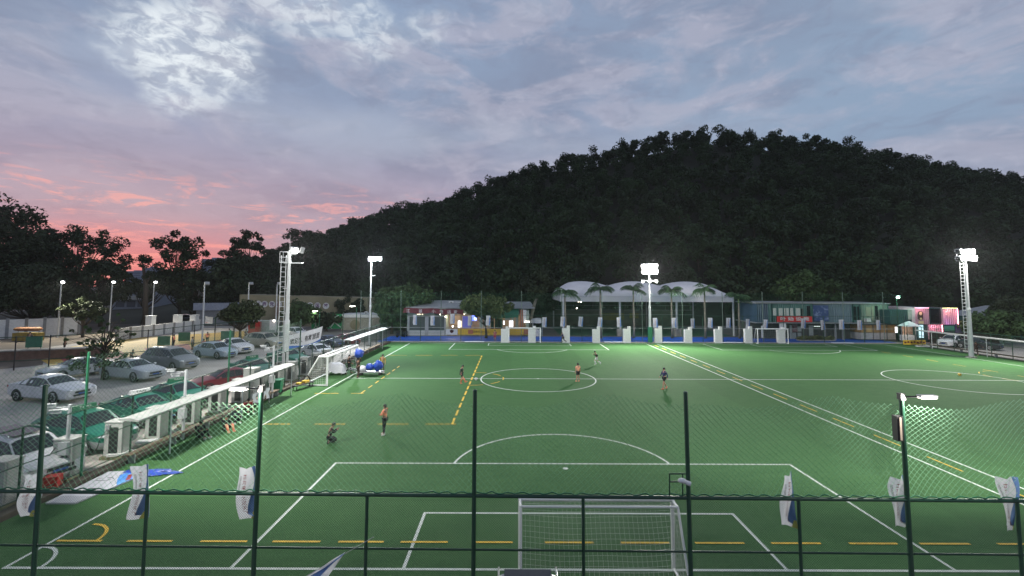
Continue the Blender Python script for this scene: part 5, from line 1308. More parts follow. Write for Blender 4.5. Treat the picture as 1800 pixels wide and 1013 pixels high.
# ---- court fence, padded boards, hoops
cf = thing('court_fence', 'black post and rail fence along the near side of the yellow court', 'fence')
pts_ = [P(-40, 655), P(85, 648), P(258, 632), P(340, 617), P(440, 602)]
for k in range(len(pts_)-1):
    a_, c_ = pts_[k], pts_[k+1]
    for zz in (3.1, .9): b = MB(); b.bar((a_.x, a_.y, zz), (c_.x, c_.y, zz), .04, None, 6); b.build('rail', M_dgreen, cf)
    n = max(2, int((c_-a_).length/2.8))
    for i in range(n): p = a_.lerp(c_, i/n); b = MB(); b.bar((p.x, p.y, 0), (p.x, p.y, 3.2), .055, None, 6); b.build('post', M_black, cf)
    diamond_net('mesh', (a_.x, a_.y, 0), (c_.x, c_.y, 0), .05, 3.1, .22, .004, M_dgreen, cf)
def hoop(px, pyb, pyt, Y, rz, label):
    q = at(px, pyb, Y); z = at(px, pyt, Y).z
    t = thing('basketball_hoop', label, 'basketball hoop', (q.x, Y, 0), rz, 'basketball hoops')
    b = MB(); b.bar((0, 1.2, 0), (0, 1.2, 2.6), .1, None, 8); b.bar((0, 1.2, 2.5), (0, .1, z-.3), .07, None, 8); b.build('pole', M_dgreen, t)
    b = MB(); 
    for a_, c_ in (((-.9, z-.55), (.9, z-.55)), ((-.9, z+.5), (.9, z+.5)), ((-.9, z-.55), (-.9, z+.5)), ((.9, z-.55), (.9, z+.5)), ((-.3, z-.4), (.3, z-.4)), ((-.3, z+.05), (.3, z+.05))): b.bar((a_[0], 0, a_[1]), (c_[0], 0, c_[1]), .035, None, 5)
    b.box((0, .04, z), (1.8, .02, 1.05)); b.build('backboard', M_whitep, t)
    b = MB(); b.tube([(.23*math.cos(k*.524), -.3+.23*math.sin(k*.524), z-.4) for k in range(13)], .02, 5); b.build('rim', M_red, t)
hoop(408, 590, 552.5, 72, R(20), 'basketball hoop with pale board behind the lime green tree')
hoop(366, 586, 563, 79, R(-20), 'basketball hoop with low board at the far court end')
for i, (px, py, Y, lb) in enumerate(((60, 601, 50, 'left of the street tree'), (288, 599, 62, 'before the silver minivan roof'), (324, 592, 66, 'right of the minivan'), (399, 590, 63, 'by the lime green tree'))):
    q = at(px, py, Y); t = thing('padded_screen', 'green padded screen standing at the court edge, '+lb, 'screen', (q.x, Y, 0), R(10), 'green padded screens round the court')
    b = MB(); b.box((0, 0, q.z), (1.5, .12, 1.2)); b.build('pad', mat('pad_dull_green', (.05, .17, .10), .7, var=.2), t); b = MB(); b.bar((-.6, .08, 0), (-.6, .08, q.z+.5), .03, None, 6); b.bar((.6, .08, 0), (.6, .08, q.z+.5), .03, None, 6); b.build('frame', M_black, t)
# ---- banner between mast and fence
bn = thing('slogan_banner', 'long white and blue banner with dark characters tied beside the ladder mast', 'banner', at(535, 592, 42.5))
A0, A1 = at(503, 590, 39.2), at(567, 573.5, 46.0); B0, B1 = at(503, 614, 39.2), at(562, 600, 46.0); o0 = Vector(bn.location)
def bpos(u, v, off=0):
    p = A0.lerp(A1, u).lerp(B0.lerp(B1, u), v); p = p+Vector((.06*math.sin(u*9), 0, -.10*math.sin(math.pi*u)))-o0
    return p+Vector((.8, -.6, 0)).normalized()*off
def bgrid(name, m, v0, v1, off, par):
    vs = []; fs = []; nu = 24
    for i in range(nu+1):
        u = i/nu
        for j in range(5): vs.append(tuple(bpos(u, v0(u)+(v1(u)-v0(u))*j/4, off)))
    for i in range(nu):
        for j in range(4): k = i*5+j; fs.append((k, k+1, k+6, k+5))
    b = MB(); b.add(vs, fs, 0, True); return b.build(name, m, par)
cl = bgrid('cloth', M_flag, lambda u: 0, lambda u: 1, 0, bn)
bgrid('blue_band', mat('banner_blue', (.012, .10, .42), .7), lambda u: .80+.17*max(0, math.sin(math.pi*(u-.1)))**1.5, lambda u: 1.0, .02, cl)
me = textmesh('欢足活、有樹居面', .8, M_ink, bold=.02); n = len(me.vertices); co = np.zeros(n*3, np.float32); me.vertices.foreach_get('co', co); co = co.reshape(-1, 3)
xm, xM = co[:, 0].min(), co[:, 0].max(); ym, yM = co[:, 1].min(), co[:, 1].max()
out = [tuple(bpos(.08+.84*(x_-xm)/(xM-xm), .30+.42*(yM-y_)/(yM-ym), .03)) for x_, y_, _ in co]
me.vertices.foreach_set('co', np.array(out, np.float32).ravel()); me.update(); link('lettering', me, cl)
# ---- far city
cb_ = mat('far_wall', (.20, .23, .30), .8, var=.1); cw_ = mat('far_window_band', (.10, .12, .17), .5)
def tower(px0, px1, pyt, Y, label, ant=False):
    a = at(px0, pyt, Y); c = at(px1, pyt, Y); t = thing('tower_block', label, 'building', ((a.x+c.x)/2, Y, 0), 0, 'distant city blocks'); w = c.x-a.x; d = w*.6; h = a.z
    b = MB(); b.box((0, 0, h/2), (w, d, h)); b.box((w*.1, 0, h+h*.02), (w*.4, d*.5, h*.05)); b.build('wall', cb_, t)
    b = MB(); 
    for k in range(int(h/3.2)): b.box((0, -d/2-.1, 2+3.2*k), (w*.92, .12, 1.2))
    b.build('window_bands', cw_, t)
    if ant: b = MB(); b.bar((0, 0, h), (0, 0, h*1.25), .6, .2, 5); b.build('antenna', cw_, t)
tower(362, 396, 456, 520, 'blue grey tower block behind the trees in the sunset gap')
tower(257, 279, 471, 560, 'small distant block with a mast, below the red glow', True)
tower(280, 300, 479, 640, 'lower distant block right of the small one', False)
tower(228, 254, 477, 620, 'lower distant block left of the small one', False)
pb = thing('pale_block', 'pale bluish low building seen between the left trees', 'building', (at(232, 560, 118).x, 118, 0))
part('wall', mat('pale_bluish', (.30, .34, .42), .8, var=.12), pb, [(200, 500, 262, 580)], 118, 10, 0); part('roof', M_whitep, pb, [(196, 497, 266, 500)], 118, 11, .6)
for k in range(3): part('window', cw_, pb, [(204+19*k, 507, 218+19*k, 514)], 118, .1, .05); part('balcony', M_white, pb, [(203+19*k, 520, 219+19*k, 527)], 118, .8, .8); part('window', cw_, pb, [(204+19*k, 529, 218+19*k, 540)], 118, .1, .05)
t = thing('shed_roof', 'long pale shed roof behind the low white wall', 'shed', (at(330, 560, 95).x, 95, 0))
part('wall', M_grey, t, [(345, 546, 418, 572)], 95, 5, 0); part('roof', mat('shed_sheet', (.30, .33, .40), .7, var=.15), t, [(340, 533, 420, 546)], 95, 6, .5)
# ================================================================== CARS
CARP = {   # stations: (s, zlow, zbelt, ztop, half width factor, roof half factor)
 'sedan': (4.75, 1.82, 1.47, [(0, .30, .66, .70, .80, .93), (.018, .22, .76, .80, .92, .92), (.09, .20, .84, .88, .985, .90), (.18, .20, .90, .95, 1, .88), (.275, .19, .94, 1.01, 1, .84), (.43, .19, .92, 1.40, 1, .66), (.55, .19, .93, 1.47, 1, .66), (.66, .19, .95, 1.43, 1, .65), (.76, .20, .98, 1.27, 1, .66), (.865, .21, 1.0, 1.04, .98, .80), (.965, .27, .98, 1.0, .93, .84), (1, .42, .86, .88, .78, .9)], 4, 5, 7, 9, (.19, .79)),
 'suv': (4.55, 1.86, 1.66, [(0, .36, .70, .74, .70, .9), (.02, .24, .80, .84, .86, .9), (.10, .22, .90, .94, .96, .88), (.18, .22, .97, 1.01, 1, .86), (.255, .21, 1.02, 1.08, 1, .80), (.385, .21, 1.04, 1.58, 1, .68), (.54, .21, 1.06, 1.66, 1, .68), (.70, .21, 1.08, 1.64, 1, .68), (.84, .22, 1.10, 1.56, 1, .67), (.955, .25, 1.10, 1.16, .97, .82), (.985, .30, 1.0, 1.04, .94, .86), (1, .40, .86, .9, .86, .9)], 4, 5, 8, 9, (.185, .80)),
 'hatch': (4.2, 1.74, 1.50, [(0, .34, .62, .66, .70, .9), (.025, .22, .72, .75, .86, .9), (.11, .20, .80, .83, .96, .88), (.20, .20, .88, .92, 1, .86), (.27, .19, .92, .98, 1, .80), (.42, .19, .95, 1.44, 1, .68), (.56, .19, .96, 1.50, 1, .68), (.72, .19, .98, 1.47, 1, .67), (.84, .20, 1.0, 1.38, 1, .66), (.965, .24, 1.0, 1.05, .95, .82), (.985, .30, .92, .95, .93, .86), (1, .40, .80, .84, .86, .9)], 4, 5, 8, 9, (.20, .80)),
 'mpv': (4.85, 1.86, 1.76, [(0, .36, .68, .72, .72, .9), (.02, .24, .80, .84, .88, .9), (.09, .22, .90, .94, .96, .88), (.15, .22, .98, 1.03, 1, .86), (.20, .21, 1.03, 1.12, 1, .80), (.37, .21, 1.06, 1.66, 1, .70), (.54, .21, 1.07, 1.76, 1, .70), (.72, .21, 1.08, 1.75, 1, .70), (.88, .22, 1.10, 1.68, 1, .69), (.97, .25, 1.10, 1.18, .97, .80), (.988, .30, 1.0, 1.04, .95, .86), (1, .40, .86, .9, .88, .9)], 4, 5, 8, 9, (.175, .80)),
}
M_light = mat('headlight_lens', (.50, .53, .55), .12, spec=.8)
M_tail = mat('tail_lens', (.28, .008, .010), .15)
M_plate = mat('plate_blue', (.02, .08, .35), .5)
def paint(name, c, rough=.28):
    return mat(name, c, rough, spec=.4, coat=.25, var=.06, scale=1.5)
def car(name, kind, pm, label, loc, rz, group=None, sc=1.0, lower=None, sign=None, sunroof=False):
    L_, W_, H_, ST, i_cowl, i_rf, i_rr, i_deck, wheels = CARP[kind]
    t = thing(name, label, 'car', loc, rz, group); t.scale = (sc, sc, sc)
    rows = []
    for (s, zl, zb, zt, hf, rf_) in ST:
        hw = W_/2*hf; x = L_*(.5-s); rw = hw*rf_; zs = zl+.58*(zb-zl)
        rows.append([(x, 0, zl), (x, .80*hw, zl), (x, .965*hw, zl+.10), (x, hw, zs), (x, .965*hw, zb), (x, rw, zt-.10*(zt-zb)-.015), (x, rw*.80, zt-.005), (x, rw*.4, zt+.012), (x, 0, zt+.018)])
    K = 9; vs = []; 
    for r_ in rows: vs += [(x, y, z) for x, y, z in r_]+[(x, -y, z) for x, y, z in r_]
    up = []; lo = []
    for i in range(len(rows)-1):
        for s in (0, 1):
            for k in range(K-1):
                a = i*2*K+s*K+k; q = (a, a+1, a+1+2*K, a+2*K) if s == 0 else (a+1, a, a+2*K, a+1+2*K)
                (lo if (lower and k < 3) else up).append(q)
    for e in (0, len(rows)-1):
        o_ = e*2*K; ring = [o_+k for k in range(K)]+[o_+K+k for k in range(K-1, -1, -1)]
        for k in range(K-1):
            q = (o_+k, o_+k+1, o_+K+k+1, o_+K+k); (lo if lower and k < 3 else up).append(q if e else q[::-1])
    b = MB(); b.add(vs, up, 0, True); body = b.build('body', pm, t)
    bm = bmesh.new(); bm.from_mesh(body.data); bmesh.ops.remove_doubles(bm, verts=bm.verts, dist=1e-4); bmesh.ops.recalc_face_normals(bm, faces=bm.faces); bm.to_mesh(body.data); bm.free(); body.data.set_sharp_from_angle(angle=R(24))
    if lower:
        b = MB(); b.add(vs, lo, 0, True); lb_ = b.build('lower_body', lower, t)
    # glass panels lie just proud of the shell
    def panel(b, q, ins=.10, out=.012):
        q = [Vector(v_) for v_ in q]; c = sum(q, Vector())/4; n = (q[2]-q[0]).cross(q[3]-q[1])
        if n.length < 1e-8: return
        n.normalize()
        if n.dot(c-Vector((0, 0, .8))) < 0: n = -n
        b.add([v_.lerp(c, ins)+n*out for v_ in q], [(0, 1, 2, 3)])
    def strip(i0, i1, k0, k1, nm, ins_e=.05):
        b = MB(); ys = rows[i0][k0:k1+1]; A = [Vector(v_) for v_ in rows[i0][k0:k1+1]]; B_ = [Vector(v_) for v_ in rows[i1][k0:k1+1]]
        A = [Vector((v_.x, -v_.y, v_.z)) for v_ in A]+A[::-1][1:]; B_ = [Vector((v_.x, -v_.y, v_.z)) for v_ in B_]+B_[::-1][1:]
        n = (B_[len(B_)//2]-A[len(A)//2]).cross(Vector((0, 1, 0))).normalized()
        if n.z < 0: n = -n
        P0 = [a.lerp(c, .07)+n*.014 for a, c in zip(A, B_)]; P1 = [a.lerp(c, .93)+n*.014 for a, c in zip(A, B_)]
        P0 = [Vector((p.x, p.y*.93, p.z)) for p in P0]; P1 = [Vector((p.x, p.y*.93, p.z)) for p in P1]
        m = len(P0); b.add(P0+P1, [(i, i+1, m+i+1, m+i) for i in range(m-1)], 0, False); b.build(nm, M_glass, t)
    strip(i_cowl, i_rf, 5, 8, 'windscreen'); strip(i_rr+1 if kind == 'sedan' else i_rr, i_deck, 5, 8, 'rear_window')
    for s in (1, -1):
        for i in range(i_cowl, i_deck):
            if kind != 'sedan' and i == i_deck-1: continue
            b = MB(); q = [rows[i][4], rows[i+1][4], rows[i+1][5], rows[i][5]]
            q = [(x, s*y, z) for x, y, z in q]; panel(b, q, .045)
            if b.f: b.build('side_window', M_glass, t)
        # mirror, handles, lamps
        xm = L_*(.5-ST[i_cowl][0])-.28; b = MB(); b.ell((xm, s*(W_/2+.10), ST[i_cowl][2]+.07), (.08, .12, .08), 8, 6); b.build('mirror', pm, t)
        x0 = rows[1][0][0]; b = MB(); b.ell((x0-.12, s*W_/2*.70, ST[1][2]-.02), (.22, .19, .075), 10, 6); b.build('headlight', M_light, t)
        x1 = rows[-2][0][0]; b = MB(); b.ell((x1+.0, s*W_/2*.78, ST[-2][2]-.12), (.12, .16, .10), 8, 6); b.build('tail_light', M_tail, t)
        b = MB()
        for f_ in (.50, .68): b.box((L_*(.5-f_), s*(W_/2*.985), ST[5][2]-.10), (.18, .03, .03))
        b.build('door_handles', M_chrome if not lower else pm, t)
        for f_ in wheels:
            xw = L_*(.5-f_); rw = .335; yw = s*(W_/2-.11)
            w = MB(); w.bar((xw, yw-s*.10, rw), (xw, yw+s*.105, rw), rw, rw, 20); tw = w.build('wheel', M_rubber, t)
            w = MB(); w.bar((xw, yw+s*.09, rw), (xw, yw+s*.118, rw), rw*.66, rw*.60, 16)
            rim = w.build('rim', M_chrome, tw)
            w = MB()
            for k in range(5):
                a_ = 2*math.pi*k/5+.3; w.bar((xw+rw*.12*math.cos(a_), yw+s*.121, rw+rw*.12*math.sin(a_)), (xw+rw*.5*math.cos(a_), yw+s*.121, rw+rw*.5*math.sin(a_)), .030, .05, 4)
            w.build('rim_gaps', M_black, tw)
            w = MB(); vs_ = []; n = 14; ro = rw*1.20
            ysf = s*(W_/2*1.0+.004)
            for k in range(n+1):
                a_ = math.pi*(-.06+1.12*k/n); vs_ += [(xw+ro*math.cos(a_), ysf, rw+ro*math.sin(a_)), (xw+rw*.9*math.cos(a_), ysf, rw+rw*.9*math.sin(a_))]
            w.add(vs_, [(2*k, 2*k+1, 2*k+3, 2*k+2) for k in range(n)]); w.build('wheel_arch', M_black, t)
    zf = ST[1][2]; x0 = rows[0][0][0]
    b = MB(); b.box((x0-.02, 0, zf-.16), (.09, W_*.42, .12)); b.box((x0-.005, 0, zf-.33), (.10, W_*.50, .10)); b.build('grille', M_black, t)
    b = MB(); b.box((x0+.032, 0, zf-.27), (.012, .44, .13)); b.build('number_plate', M_plate if not lower else M_green, t)
    b = MB(); b.box((rows[-1][0][0]-.01, 0, ST[-1][2]-.16), (.03, .44, .13)); b.build('number_plate', M_plate, t)
    if sunroof:
        i0, i1 = i_rf, i_rr; z = ST[i_rf+1][3]+.03; xa, xb = rows[i0][0][0]-.12, rows[i1][0][0]+.1
        b = MB(); b.box(((xa+xb)/2, 0, z), ((xa-xb), W_*.5, .012), tilt=Matrix.Rotation(.012, 3, 'Y')); b.build('sunroof', M_glass, t)
        for s in (1, -1): b = MB(); b.tube([(xa, s*W_*.31, z-.03), (xa-.15, s*W_*.31, z+.05), (xb, s*W_*.31, z+.05), (xb-.1, s*W_*.31, z-.02)], .02, 5); b.build('roof_rail', M_chrome, t)
    if sign:
        z = ST[i_rf+1][3]+.02; xs = rows[i_rf+1][0][0]
        b = MB(); b.box((xs, 0, z+.10), (.22, .95, .17)); b.box((xs, 0, z+.005), (.3, 1.05, .03)); sg_ = b.build('roof_sign', sign, t)
        me = textmesh('TAXI', .16, M_ink if sign is M_white else M_white); link('lettering', me, sg_, (xs+.115, 0, z+.1), (R(90), 0, R(90)), (1.4, 1, 1)); link('lettering', me, sg_, (xs-.115, 0, z+.1), (R(90), 0, R(-90)), (1.4, 1, 1))
    return t
Pw = paint('car_white', (.60, .61, .62)); Ps = paint('car_silver', (.36, .39, .42)); Pt = paint('taxi_green', (.006, .125, .080)); Pm = paint('car_maroon', (.16, .012, .025))
Pb = paint('car_black', (.02, .022, .028)); Pg = paint('car_grey', (.15, .16, .18)); Pbe = paint('car_beige', (.30, .29, .24)); Pn = paint('car_navy', (.03, .045, .08)); Plow = paint('taxi_silver', (.30, .32, .33)); Phb = paint('car_pale_blue', (.30, .37, .42))
def carpx(name, kind, pm, label, p_front, p_rear, **kw):
    """ground points under the front and rear bumper seen in the photograph"""
    a = P(*p_front); c = P(*p_rear); d = a-c; L_ = CARP[kind][0]
    return car(name, kind, pm, label, ((a.x+c.x)/2, (a.y+c.y)/2, 0), math.atan2(d.y, d.x), sc=kw.pop('sc', min(1.16, d.length/L_)), **kw)
GP = 'cars parked in the lot'; GT = 'green taxis at the charging cabinets'
carpx('sedan_car', 'sedan', Pw, 'white sedan alone in the open lane, nose to the right', (160, 707), (24, 697), group=GP)
carpx('sedan_car', 'sedan', Ps, 'pale sedan facing away from the street tree, nose to the left', (94, 667), (176, 655), group=GP, sc=1.08)
carpx('sedan_car', 'sedan', Ps, 'silver grey sedan just right of the street tree', (278, 670), (188, 662), group=GP)
carpx('minivan', 'mpv', Pg, 'grey minivan before the court, nose to the right', (345, 651), (256, 643), group=GP)
carpx('hatchback', 'hatch', Phb, 'pale blue hatchback beside the court lamp', (412, 631), (347, 626), group=GP)
carpx('sedan_car', 'sedan', Pw, 'white sedan half hidden behind the pale blue hatchback', (440, 624), (386, 615), group=GP)
carpx('suv_car', 'suv', Pbe, 'beige green SUV beneath the lime green tree', (499, 612), (430, 608), group=GP)
carpx('sedan_car', 'sedan', Pb, 'dark car mostly hidden behind the ladder mast', (524, 606), (468, 598), group=GP, sc=1.0)
carpx('suv_car', 'suv', Pw, 'white SUV behind the slogan banner', (541, 596), (500, 592), group=GP, sc=1.0)
carpx('taxi', 'suv', Pt, 'green taxi with silver skirt nearest the viewer, charging', (214, 792), (84, 776), group=GT, lower=Plow, sign=M_green, sc=1.08)
carpx('taxi', 'sedan', Pt, 'green taxi with white roof sign, second in the charging row', (308, 750), (192, 731), group=GT, sign=M_white, sc=1.08)
carpx('taxi', 'sedan', Pt, 'green taxi with green roof sign behind the shelter roof', (364, 722), (266, 704), group=GT, lower=Plow, sign=M_green, sc=1.08)
carpx('sedan_car', 'sedan', Pm, 'maroon car parked among the green taxis', (352, 690), (440, 676), group=GP, sc=1.05)
carpx('taxi', 'sedan', Pt, 'green taxi parked just left of the ladder mast', (482, 667), (410, 655), group=GT, sign=M_green, sc=1.05)
carpx('taxi', 'sedan', Pt, 'green taxi parked just right of the ladder mast foot', (537, 645), (476, 636), group=GT, sign=M_green, sc=1.05)
carpx('sedan_car', 'sedan', Pb, 'black car behind the left goal, nearest the white cabinets', (577, 624), (527, 615), group=GP, sc=1.05)
carpx('sedan_car', 'sedan', Ps, 'silver car with bright bonnet behind the left goal', (585, 632), (534, 624), group=GP, sc=1.0)
carpx('sedan_car', 'sedan', Pn, 'dark blue car parked behind the second shelter end', (604, 612), (556, 605), group=GP, sc=1.0)
carpx('sedan_car', 'hatch', Pm, 'dark red car tucked behind the second shelter roof', (634, 608), (592, 602), group=GP, sc=.95)
carpx('suv_car', 'suv', Pw, 'white SUV with black glass roof cut by the left picture edge', (132, 858), (-55, 822), group=GP, sc=1.1, sunroof=True)
carpx('sedan_car', 'sedan', Pw, 'white car at the bottom left edge, only its bonnet in view', (30, 888), (-170, 850), group=GP, sc=1.1)
car('suv_car', 'suv', Pg, 'dark grey car below the camera with only its roof in view', (.36, 8.85, .02), R(-90), sc=1.08, sunroof=True)
q = P(1710, 614); car('suv_car', 'suv', Pw, 'white SUV behind the right hand shelter post', (q.x, q.y+2.6, 0), R(200), 'cars on the right hand road', 1.0)
q = P(1745, 617); car('sedan_car', 'sedan', Pb, 'black car right of the right hand mast', (q.x, q.y+2.0, 0), R(-60), 'cars on the right hand road', 1.0)
q = P(318, 570); car('suv_car', 'suv', Pn, 'dark car parked in the lane beyond the low white wall', (q.x-3, q.y+6, 0), R(10), GP, 1.0)
# ================================================================== PEOPLE
def skin_mesh(name, pts, edges, m, levels=1):
    names = list(pts); idx = {n: i for i, n in enumerate(names)}
    me = bpy.data.meshes.new(name); me.from_pydata([pts[n][0] for n in names], [(idx[a], idx[c]) for a, c in edges], [])
    o = bpy.data.objects.new(name, me); COL.objects.link(o)
    md = o.modifiers.new('s', 'SKIN'); md.use_smooth_shade = True
    sv = me.skin_vertices[0].data
    for i, n in enumerate(names):
        r_ = pts[n][1]; sv[i].radius = (r_, r_) if isinstance(r_, (int, float)) else r_
        sv[i].use_root = (i == 0)
    if levels: ss_ = o.modifiers.new('d', 'SUBSURF'); ss_.levels = levels; ss_.render_levels = levels
    bpy.context.view_layer.update()
    res = bpy.data.meshes.new_from_object(o.evaluated_get(bpy.context.evaluated_depsgraph_get()))
    bpy.data.objects.remove(o); res.name = name; res.materials.clear(); res.materials.append(m); return res
POSE = {}   # joints in metres, figure faces +x, left is +y
def base_pose(**kw):
    p = dict(hip=(0, 0, .93), spine=(.0, 0, 1.10), chest=(0, 0, 1.30), neck=(0, 0, 1.47), head=(.02, 0, 1.60),
             shL=(0, .18, 1.40), shR=(0, -.18, 1.40), elL=(-.02, .24, 1.13), elR=(-.02, -.24, 1.13), wrL=(.05, .25, .90), wrR=(.05, -.25, .90),
             hpL=(0, .09, .90), hpR=(0, -.09, .90), knL=(.02, .10, .50), knR=(.02, -.10, .50), anL=(-.02, .11, .09), anR=(-.02, -.11, .09))
    p.update(kw); return p
POSE['folded'] = base_pose(elL=(.10, .25, 1.14), elR=(.10, -.25, 1.14), wrL=(.20, -.08, 1.20), wrR=(.19, .08, 1.16), anR=(.10, -.11, .09), knR=(.07, -.1, .50))
POSE['stand'] = base_pose(anL=(.04, .14, .09))
POSE['walk'] = base_pose(knL=(.16, .09, .53), anL=(.20, .10, .09), knR=(-.04, -.09, .50), anR=(-.30, -.10, .14), elL=(-.12, .25, 1.14), wrL=(-.10, .27, .90), elR=(.08, -.25, 1.14), wrR=(.24, -.24, .98))
POSE['stride'] = base_pose(hip=(0, 0, .88), hpL=(0, .09, .85), hpR=(0, -.09, .85), knL=(.22, .12, .52), anL=(.22, .16, .09), knR=(-.10, -.14, .50), anR=(-.26, -.20, .10), elL=(-.02, .38, 1.16), wrL=(.05, .52, .98), elR=(-.06, -.36, 1.18), wrR=(-.20, -.54, 1.02), chest=(.06, 0, 1.25), neck=(.11, 0, 1.42), head=(.16, 0, 1.54), spine=(.03, 0, 1.05), shL=(.07, .18, 1.35), shR=(.07, -.18, 1.35))
POSE['kick'] = base_pose(hip=(0, 0, .90), chest=(.02, .03, 1.27), neck=(.05, .04, 1.43), head=(.10, .05, 1.55), shL=(.02, .21, 1.37), shR=(.02, -.15, 1.37), elL=(-.05, .42, 1.22), wrL=(-.08, .62, 1.06), elR=(.02, -.36, 1.16), wrR=(.16, -.52, 1.00), knL=(.02, .10, .48), anL=(-.10, .12, .09), knR=(.20, -.10, .60), anR=(.44, -.12, .22))
POSE['run'] = base_pose(chest=(.10, 0, 1.27), spine=(.04, 0, 1.08), neck=(.15, 0, 1.43), head=(.20, 0, 1.55), shL=(.10, .18, 1.36), shR=(.10, -.18, 1.36), elL=(-.14, .24, 1.22), wrL=(-.02, .22, 1.03), elR=(.22, -.22, 1.12), wrR=(.36, -.14, 1.26), knL=(.24, .09, .62), anL=(.10, .10, .24), knR=(-.10, -.09, .50), anR=(-.44, -.10, .34))
POSE['kneel'] = base_pose(hip=(-.05, 0, .34), hpL=(-.05, .10, .32), hpR=(-.05, -.10, .32), spine=(-.02, 0, .52), chest=(.05, 0, .70), neck=(.10, 0, .86), head=(.17, 0, .97), shL=(.05, .17, .79), shR=(.05, -.17, .79), elL=(.16, .22, .58), elR=(.16, -.22, .58), wrL=(.36, .06, .72), wrR=(.36, -.06, .70), knL=(.34, .14, .16), anL=(-.10, .14, .08), knR=(.34, -.14, .16), anR=(-.10, -.14, .08))
POSE['sit'] = base_pose(hip=(-.05, 0, .16), hpL=(-.05, .10, .15), hpR=(-.05, -.10, .15), spine=(-.10, 0, .34), chest=(-.08, 0, .53), neck=(-.03, 0, .69), head=(.03, 0, .81), shL=(-.08, .18, .62), shR=(-.08, -.18, .62), elL=(.06, .24, .42), elR=(.06, -.24, .42), wrL=(.24, .16, .44), wrR=(.24, -.16, .44), knL=(.32, .16, .44), knR=(.32, -.14, .44), anL=(.55, .15, .09), anR=(.55, -.13, .09))
POSE['chair'] = base_pose(hip=(0, 0, .5), hpL=(0, .10, .49), hpR=(0, -.10, .49), spine=(-.04, 0, .68), chest=(0, 0, .87), neck=(.05, 0, 1.03), head=(.11, 0, 1.15), shL=(0, .18, .96), shR=(0, -.18, .96), elL=(.12, .24, .74), elR=(.12, -.24, .74), wrL=(.32, .15, .64), wrR=(.32, -.15, .64), knL=(.42, .12, .50), knR=(.42, -.12, .50), anL=(.42, .12, .09), anR=(.42, -.12, .09))
POSE['carry'] = base_pose(elL=(.06, .27, 1.46), elR=(.06, -.27, 1.46), wrL=(.06, .22, 1.70), wrR=(.06, -.22, 1.70), knL=(.10, .09, .51), anL=(.10, .10, .09), anR=(-.16, -.1, .10))
ED = [('hip', 'spine'), ('spine', 'chest'), ('chest', 'neck'), ('neck', 'jaw'), ('jaw', 'head'), ('head', 'crown'), ('chest', 'shL'), ('shL', 'elL'), ('elL', 'wrL'), ('wrL', 'palmL'), ('chest', 'shR'), ('shR', 'elR'), ('elR', 'wrR'), ('wrR', 'palmR'), ('hip', 'hpL'), ('hpL', 'knL'), ('knL', 'cfL'), ('cfL', 'anL'), ('hip', 'hpR'), ('hpR', 'knR'), ('knR', 'cfR'), ('cfR', 'anR'), ('anL', 'toeL'), ('anR', 'toeR')]
